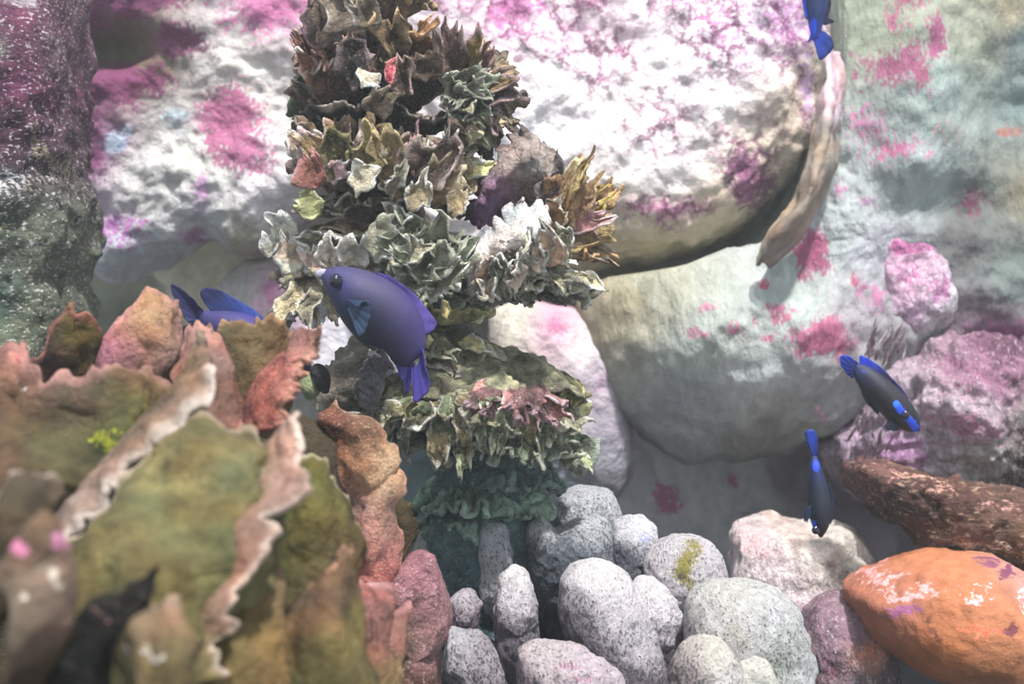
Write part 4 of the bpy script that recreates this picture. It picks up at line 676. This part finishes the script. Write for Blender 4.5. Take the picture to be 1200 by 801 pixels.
for k in range(22):
    rng = random.Random(900 + k)
    a = math.radians(200 - 210 * (k + 0.5) / 22 + rng.uniform(-8, 8)); L_ = rng.uniform(38, 66)
    bx, by = 500 + rng.uniform(-26, 18), 318 + rng.uniform(-22, 18)
    blade('plate', (bx, by, .935), (bx + L_ * math.cos(a) * .9, by - L_ * math.sin(a) * .8 - 4, .925 + rng.uniform(-.015, .02)), rng.uniform(18, 30), fc,
          rng.choice([(110, 120, 102), (130, 136, 120), (92, 104, 90), (150, 150, 134)]), rng.choice([(206, 208, 194), (226, 222, 210), (170, 176, 160)]), seed=440 + k, bend=(0, -1.4, -6))
for k, (p0, p1, w, c_, rm) in enumerate([((345, 320, .95), (338, 278, .945), 24, (206, 190, 180), (240, 236, 230)), ((368, 318, .945), (362, 278, .94), 26, (176, 160, 160), (236, 230, 226)), ((390, 312, .94), (392, 280, .935), 24, (196, 190, 186), (240, 236, 230)), ((412, 310, .94), (414, 272, .935), 24, (186, 182, 176), (236, 232, 224)), ((350, 330, .95), (336, 378, .945), 22, (196, 186, 160), (230, 222, 206)), ((366, 335, .945), (358, 388, .94), 18, (150, 146, 132), (220, 214, 200)), ((436, 292, .93), (470, 262, .925), 40, (150, 152, 140), (220, 220, 208)), ((455, 300, .925), (500, 292, .92), 26, (176, 176, 160), (230, 228, 214))]):
    blade('plate', p0, p1, w, fc, c_, rm, seed=470 + k, bend=(1, -1.2, 0))
# fourth tier and the grey plate beside the fish
F_((505, 385), 70, 62, -190, 20, -34, (118, 122, 102), (200, 198, 180), seed=481, nf=14, amp=6, jag=.3, r0=.25)
F_((515, 400), 62, 58, -170, 20, -34, (112, 112, 98), (206, 200, 190), seed=482, nf=14, amp=5, jag=.35, r0=.4)
F_((512, 372), 58, 56, -180, 20, 6, (130, 130, 100), (190, 190, 140), seed=483, nf=10, amp=4, jag=.2, r0=.3)
leaf('plate', [[(360, 470, .99), (368, 440, .985), (392, 415, .985), (420, 402, .985), (446, 400, .99)], [(385, 480, .975), (395, 455, .97), (412, 438, .97), (432, 430, .97), (452, 428, .98)], [(410, 498, .98), (420, 480, .98), (435, 465, .98), (448, 458, .98), (460, 452, .985)]], M['frill'], fc,
     [(400, 425, (150, 144, 126)), (420, 450, (122, 116, 104)), (380, 450, (170, 160, 140)), (440, 440, (110, 110, 104))], .98, rim=(190, 184, 166), seed=484)
leaf('plate', [[(424, 470, .95), (428, 445, .945), (438, 422, .945), (446, 408, .95)], [(432, 478, .935), (438, 455, .93), (447, 432, .93), (454, 418, .935)], [(436, 492, .95), (448, 468, .945), (456, 446, .945), (460, 432, .95)]], M['frill'], fc,
     [(435, 450, (110, 104, 112)), (445, 430, (92, 90, 96)), (440, 475, (140, 138, 138))], .94, rim=(240, 238, 236), rim_w=.14, seed=485, ruffle=.004, nr=8, m=110)
# the broad tier with hanging teeth
F_((562, 412), 116, 90, -200, 40, -52, (138, 142, 122), (110, 104, 92), seed=491, nb=0, nf=8, amp=3, jag=.1, r0=.2, curve=1.8)
F_((555, 462), 112, 86, -205, 25, -62, (110, 124, 106), (196, 200, 182), seed=492, nf=17, amp=6, jag=.35, r0=.82, curve=.9, lobes=.06)
F_((552, 458), 114, 90, -195, 15, -30, (130, 134, 116), (210, 208, 196), d=.985, seed=493, nf=20, amp=5, jag=.4, r0=.75, curve=.9, lobes=.06)
F_((580, 470), 92, 84, -120, 30, -58, (104, 118, 104), (170, 180, 166), d=.99, seed=494, nf=14, amp=6, jag=.3, r0=.7, curve=.9)
F_((585, 452), 76, 80, -140, -20, -22, (122, 92, 100), (206, 176, 186), d=.975, seed=495, nf=16, amp=5, jag=.4, r0=.7)
F_((640, 440), 40, 50, -110, 40, -22, (130, 134, 106), (170, 166, 110), seed=496, nf=10, amp=5, jag=.3, r0=.3)
for k in range(18):
    rng = random.Random(1200 + k); x = 452 + k * 11.5; d_ = .925 + .05 * ((x - 548) / 110) ** 2
    blade('plate', (x, 470 + rng.uniform(-6, 6), d_), (x + rng.uniform(-5, 7), 525 + rng.uniform(-14, 16), d_ + .005), rng.uniform(12, 20), fc, rng.choice([(110, 124, 104), (128, 136, 116), (96, 110, 96), (140, 130, 104)]), rng.choice([(196, 200, 180), (214, 214, 200), (160, 160, 110)]), seed=500 + k, bend=(0, 0.6, 0))
# foot of the column: green growth, hazy shade painted into its teal colours
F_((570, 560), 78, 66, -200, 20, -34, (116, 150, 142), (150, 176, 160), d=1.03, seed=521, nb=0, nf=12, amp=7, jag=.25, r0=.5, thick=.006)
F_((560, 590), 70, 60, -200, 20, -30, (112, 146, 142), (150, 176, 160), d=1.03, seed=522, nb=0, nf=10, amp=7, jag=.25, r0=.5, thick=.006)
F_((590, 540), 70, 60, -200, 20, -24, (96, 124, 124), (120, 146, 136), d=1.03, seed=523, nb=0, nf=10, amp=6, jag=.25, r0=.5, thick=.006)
# little shell wedged beside the grey plate
sh = thing('shell', 'small pale green and black shell lodged between leafy coral and grey plate', 'shell', P(366, 468, .93))
pillow('body', [(350, 448), (356, 436), (368, 436), (376, 448), (372, 464), (360, 468)], .93, .012, .015, M['orange_'] if 'orange_' in M else M['leaf'], [(358, 445, (200, 210, 160)), (366, 462, (60, 66, 80)), (372, 445, (150, 170, 110))], (), sh, rough=.001, fine=.0004, seed=540, nt_=50, nf=30)
pillow('cap', [(364, 434), (370, 426), (380, 430), (386, 442), (384, 460), (376, 458), (370, 446)], .925, .010, .015, M['black'], [(375, 440, (36, 36, 44))], (), sh, rough=.001, fine=.0004, seed=541, nt_=50, nf=30)

# ------------------------------------------------------------------ fish
def fish_mat(name, rough=.6, bump=.5):
    return surface_mat(name, 260, .12, bump, 900, .0006, rough=rough, spec=.45, patch_gain=.3)
M['fish'] = fish_mat('scaly_fish_skin'); M['fin'] = surface_mat('fish_fin_membrane', 200, .15, .3, 500, .0006, rough=.5, translucent=.25, stretch=(3, 1, .5)); M['eye'] = surface_mat('fish_eye', 300, .05, 0, 300, .0002, rough=.1, spec=.6)
def fish_body(parent, top, bot, d, width, anchors, sp=(), n=70, m=36, dd=None, seed=1):
    T = catmull([P(*q, d) for q in top], n); B = catmull([P(*q, d) for q in bot], n)
    u = np.linspace(0, 1, n)
    if dd is not None:
        T[:, 1] += dd * u; B[:, 1] += dd * u
    c = (T + B) / 2; h = (T - B) / 2; H = np.linalg.norm(h, axis=1)
    w = width * np.clip(np.sin(np.pi * np.clip(u * .93 + .035, 0, 1)) ** .62, .12, 1) * np.interp(u, [0, .3, .7, 1], [.75, 1, .75, .35])
    w = np.minimum(w, H * 1.1)
    a = np.linspace(0, 2 * np.pi, m, endpoint=False)
    V = c[:, None] + h[:, None] * np.cos(a)[None, :, None] + np.array((0, 1, 0)) * (w[:, None] * np.sin(a)[None])[..., None]
    Q = [grid_faces(n, m, True)]
    Vf = np.vstack([V.reshape(-1, 3), c[0], c[-1]]); f = np.arange(0, m, 2)
    Q.append(np.stack([f, (f + 1) % m, (f + 2) % m, np.full_like(f, n * m)], -1)[:, ::-1])
    Q.append(np.stack([(n - 1) * m + f, (n - 1) * m + (f + 1) % m, (n - 1) * m + (f + 2) % m, np.full_like(f, n * m + 1)], -1))
    return link_mesh('body', Vf, np.vstack(Q), M['fish'], parent, c.mean(0), idw(Vf, anchors, d, .002, seed), spots(Vf, sp, d, seed, .002) if sp else np.zeros((len(Vf), 4)))
def fin(name, parent, outer, inner, d, anchors, d2=None, thick=.0012, seed=1, rim=None):
    d2 = d if d2 is None else d2
    o = [(*q, d2) if len(q) == 2 else q for q in outer]; i = [(*q, d) if len(q) == 2 else q for q in inner]
    mid = [tuple((np.array(a) + np.array(b)) / 2) for a, b in zip(o, i)]
    return leaf(name, [o, mid, i], M['fin'], parent, anchors, d, rim=rim or anchors[0][2], rim_w=.15, rim_s=.7, thick=thick, wav=.0004, jag=.0006, n=14, m=30, seed=seed, ruffle=.0003, nr=7, lw=.0008)
def eye(parent, px, py, d, r_, side=-1):
    q = np.linspace(0, np.pi, 14)[:, None]; a = np.linspace(0, 2 * np.pi, 22, endpoint=False)[None]
    def ball(c, rr, flat):
        return np.stack([c[0] + rr * np.sin(q) * np.cos(a), c[1] + flat * rr * np.cos(q) + 0 * a, c[2] + rr * np.sin(q) * np.sin(a)], -1)
    c = P(px, py, d); V = ball(c, r_, .6)
    e = link_mesh('eye', V, grid_faces(14, 22, True), M['eye'], parent, c, np.broadcast_to(lin((22, 20, 60)), V.shape), np.zeros((14 * 22, 4)))
    c2 = c + np.array((0, side * r_ * .35, 0)); V = ball(c2, r_ * .62, .55)
    link_mesh('pupil', V, grid_faces(14, 22, True), M['eye'], e, c2, np.broadcast_to(lin((10, 10, 22)), V.shape), np.zeros((14 * 22, 4)))
# purple fish in the middle
d = .90
f1 = thing('fish', 'purple damselfish with teal belly swimming before the frilled column', 'fish', P(440, 470, d))
A1 = [(385, 320, (66, 58, 112)), (420, 318, (80, 74, 106)), (450, 332, (70, 62, 108)), (480, 360, (66, 56, 122)), (404, 333, (50, 44, 128)), (440, 342, (58, 52, 98)), (472, 378, (44, 40, 82)), (394, 346, (24, 38, 74)), (410, 362, (16, 32, 50)), (440, 392, (12, 22, 32)), (462, 414, (14, 20, 38)), (487, 402, (62, 52, 120)), (430, 362, (18, 28, 46)), (490, 385, (66, 56, 130)), (406, 345, (24, 30, 80)), (452, 376, (18, 24, 42)), (425, 395, (8, 34, 54)), (470, 398, (22, 24, 48))]  # teal belly is its own; the anchors there are darkened to paint shading
fish_body(f1, [(376, 319), (386, 314), (402, 312), (430, 317), (460, 331), (484, 352), (496, 376), (499, 398), (497, 414)], [(376, 325), (382, 340), (391, 358), (404, 380), (424, 402), (446, 416), (462, 426), (474, 430), (481, 426)], d, .021, A1,
          [(408, 334, 16, 3, (66, 58, 170), .5), (400, 351, 8, 4, (44, 60, 140), .5)], seed=601)
fin('dorsal_fin', f1, [(440, 317), (462, 326), (484, 343), (503, 364), (513, 380), (500, 392)], [(440, 326), (460, 336), (478, 352), (490, 368), (495, 380), (495, 390)], d, [(480, 350, (56, 50, 136)), (510, 380, (92, 78, 160))], seed=602)
fin('tail_fin', f1, [(497, 412), (499, 432), (504, 452), (497, 464), (486, 471), (484, 450)], [(494, 408), (494, 416), (492, 424), (489, 428), (486, 428), (483, 424)], d, [(497, 440, (72, 62, 150)), (490, 465, (62, 52, 160))], seed=603, d2=d - .006)
fin('tail_fin', f1, [(484, 430), (482, 440), (480, 452), (476, 462), (473, 448), (474, 432)], [(486, 424), (485, 427), (483, 430), (481, 430), (479, 430), (477, 428)], d, [(478, 445, (84, 72, 180))], seed=604, d2=d + .006)
fin('anal_fin', f1, [(446, 418), (458, 430), (468, 442), (474, 446), (478, 436)], [(448, 412), (458, 418), (466, 422), (472, 424), (477, 424)], d, [(465, 432, (70, 70, 150))], seed=605)
fin('pectoral_fin', f1, [(418, 360), (427, 353), (432, 356), (432, 372), (427, 388), (420, 394)], [(408, 352), (410, 352), (411, 354), (411, 357), (410, 360), (408, 362)], d - .02, [(425, 375, (44, 70, 104)), (430, 360, (66, 90, 122))], seed=606, d2=d - .028)
fin('pelvic_fin', f1, [(438, 412), (446, 408), (456, 418), (466, 434), (462, 436)], [(430, 402), (433, 403), (436, 405), (438, 407), (440, 408)], d - .008, [(448, 420, (60, 54, 66)), (460, 430, (40, 36, 50))], seed=607, rim=(236, 236, 240))
eye(f1, 393, 329, d - .0165, .0046)
# mouth: pale lips
pillow('mouth', [(370, 319), (374, 316), (381, 315), (384, 318), (380, 323), (376, 327), (372, 325)], d, .0045, .0045, M['fish'], [(378, 320, (168, 162, 184))], (), f1, rough=.0005, fine=.0002, seed=608, nt_=40, nf=24)['label'] = 'pale lips'
# purple fish half hidden behind leafy coral
d = 1.04
f2 = thing('fish', 'dark purple fish with forked tail, half hidden behind the leafy coral', 'fish', P(300, 450, d))
A2 = [(240, 365, (52, 46, 110)), (300, 370, (62, 52, 130)), (270, 390, (50, 46, 110)), (330, 420, (60, 54, 120)), (215, 350, (44, 42, 96))]
fish_body(f2, [(365, 428), (358, 412), (340, 396), (315, 380), (290, 368), (265, 364), (245, 364), (232, 362)], [(365, 436), (355, 448), (335, 452), (310, 446), (288, 430), (266, 408), (248, 392), (234, 380)], d, .022, A2, seed=611)
fin('dorsal_fin', f2, [(322, 380), (296, 362), (272, 348), (252, 337), (238, 338), (236, 348), (248, 366)], [(320, 388), (300, 376), (285, 370), (272, 368), (264, 366), (258, 366), (252, 368)], d, [(250, 345, (34, 40, 92)), (300, 366, (60, 84, 170))], seed=612, d2=d)
fin('tail_fin', f2, [(236, 362), (226, 350), (212, 338), (200, 333), (204, 350), (214, 368), (222, 378)], [(240, 366), (238, 367), (236, 368), (235, 370), (235, 372), (235, 374), (236, 376)], d, [(212, 350, (36, 40, 92))], seed=613, d2=d - .006)
fin('tail_fin', f2, [(232, 380), (220, 382), (208, 386), (214, 396), (224, 404), (234, 396), (244, 388)], [(238, 374), (237, 376), (236, 377), (236, 378), (237, 379), (239, 380), (241, 381)], d, [(220, 390, (26, 30, 62))], seed=614, d2=d + .006)
eye(f2, 352, 424, d - .014, .005)
# dark fish with bright blue streak, right
d = 1.08
f3 = thing('fish', 'black-blue fish diving rightwards with bright blue streak on its head', 'fish', P(1030, 505, d))
BLK = (24, 28, 46); BLU = (20, 70, 225)
A3 = [(1010, 440, (16, 20, 46)), (1030, 460, (17, 17, 30)), (1050, 460, (34, 26, 42)), (1060, 490, (10, 14, 28)), (1040, 485, (10, 14, 26)), (1000, 430, (12, 24, 86))]
fish_body(f3, [(1078, 501), (1077, 488), (1066, 470), (1052, 455), (1036, 441), (1022, 431), (1012, 427), (1004, 426)], [(1077, 505), (1066, 506), (1050, 500), (1036, 488), (1022, 472), (1010, 456), (1003, 446), (1000, 436)], d, .015, A3,
          [(1046, 472, 3.5, 3.5, (40, 120, 235), 1.1), (1052, 480, 3.5, 3.5, BLU, 1.1), (1058, 487, 4, 3.5, (50, 130, 240), 1.1), (1064, 493, 4, 3.5, BLU, 1.1), (1071, 500, 5, 4, BLU, 1.1), (1049, 476, 3.5, 3.5, BLU, 1.1), (1055, 483, 3.5, 3.5, BLU, 1.1), (1061, 490, 4, 3.5, BLU, 1.1), (1067, 496, 4, 4, BLU, 1.1), (1010, 434, 6, 3, (24, 44, 130), .6)], seed=621)
fin('dorsal_fin', f3, [(1064, 466), (1050, 448), (1032, 430), (1016, 419), (1008, 416), (1007, 428)], [(1062, 470), (1050, 458), (1036, 446), (1024, 438), (1016, 434), (1012, 434)], d, [(1012, 420, (24, 50, 190)), (1040, 442, (36, 32, 56))], seed=622)
fin('tail_fin', f3, [(1004, 424), (996, 418), (986, 417), (984, 424), (990, 436), (998, 444)], [(1008, 430), (1006, 430), (1004, 432), (1003, 434), (1003, 437), (1004, 440)], d, [(988, 420, (24, 60, 210)), (996, 436, (16, 24, 60))], seed=623)
fin('anal_fin', f3, [(1006, 452), (1012, 466), (1022, 480), (1030, 486)], [(1012, 450), (1017, 458), (1024, 468), (1030, 478)], d, [(1015, 465, (22, 24, 40))], seed=624)
fin('pelvic_fin', f3, [(1040, 492), (1036, 500), (1044, 504), (1054, 503)], [(1044, 490), (1046, 493), (1049, 496), (1052, 498)], d - .006, [(1042, 498, (30, 36, 60))], seed=625)
eye(f3, 1061, 486, d - .0128, .0034)
# slim dark fish seen from its narrow side
d = 1.07
f4 = thing('fish', 'slim dark blue fish hanging head down above the pale rock', 'fish', P(960, 628, d))
A4 = [(955, 545, (10, 28, 90)), (950, 580, (14, 30, 50)), (965, 590, (12, 22, 38)), (960, 620, (16, 26, 40))]
fish_body(f4, [(964, 629), (971, 616), (974, 596), (970, 572), (964, 552), (960, 540), (957, 534)], [(960, 629), (953, 618), (948, 600), (947, 575), (948, 554), (949, 542), (951, 534)], d, .012, A4,
          [(954, 546, 4, 6, (16, 60, 220), 1.0), (952, 614, 3, 6, (30, 90, 235), 1.0)], seed=631)
fin('tail_fin', f4, [(951, 536), (950, 522), (945, 513), (943, 506), (950, 503), (956, 508), (957, 522), (957, 536)], [(952, 540), (952, 539), (953, 538), (953, 538), (954, 538), (955, 538), (955, 539), (956, 540)], d, [(948, 508, (24, 64, 200)), (952, 518, (14, 30, 90)), (955, 528, (14, 26, 60))], seed=632, rim=(18, 44, 130))
fin('dorsal_fin', f4, [(972, 566), (977, 584), (977, 602), (973, 614)], [(970, 570), (972, 584), (973, 600), (971, 612)], d, [(975, 590, (20, 32, 56))], seed=633)
fin('pectoral_fin', f4, [(949, 592), (944, 598), (942, 608), (946, 612)], [(950, 590), (950, 594), (950, 598), (950, 602)], d - .008, [(945, 603, (30, 50, 90))], seed=634)
eye(f4, 956, 621, d - .009, .003)
# fish leaving through the top
f5 = thing('fish', 'dark blue fish at top edge, only its tail half in view', 'fish', P(955, 72, d))
A5 = [(955, 10, (22, 44, 90)), (950, 40, (16, 60, 200)), (962, 30, (16, 32, 70)), (955, -40, (24, 40, 80))]
fish_body(f5, [(946, -96), (938, -80), (936, -50), (942, -20), (945, 5), (947, 25), (950, 40), (952, 46)], [(954, -96), (966, -80), (974, -50), (973, -20), (970, 5), (966, 22), (962, 36), (960, 44)], d, .014, A5, [(950, 34, 4, 10, (20, 70, 230), 1.0)], seed=641)
fin('anal_fin', f5, [(974, -10), (974, 10), (972, 22), (978, 27), (968, 30)], [(970, -10), (968, 5), (966, 16), (964, 22), (963, 28)], d, [(970, 20, (16, 28, 60))], seed=642)
fin('tail_fin', f5, [(949, 40), (946, 50), (952, 48), (960, 68), (966, 68), (977, 54), (972, 42), (962, 36)], [(953, 38), (953, 40), (954, 42), (956, 43), (957, 43), (959, 42), (960, 40), (960, 38)], d, [(948, 46, (24, 70, 210)), (954, 52, (14, 30, 70)), (966, 58, (12, 22, 48))], seed=643, rim=(14, 26, 56))
fin('dorsal_fin', f5, [(938, -70), (934, -40), (940, 0), (944, 24)], [(940, -66), (940, -40), (945, 0), (948, 22)], d, [(945, 10, (20, 60, 180))], seed=644)
eye(f5, 952, -82, d - .013, .0034)
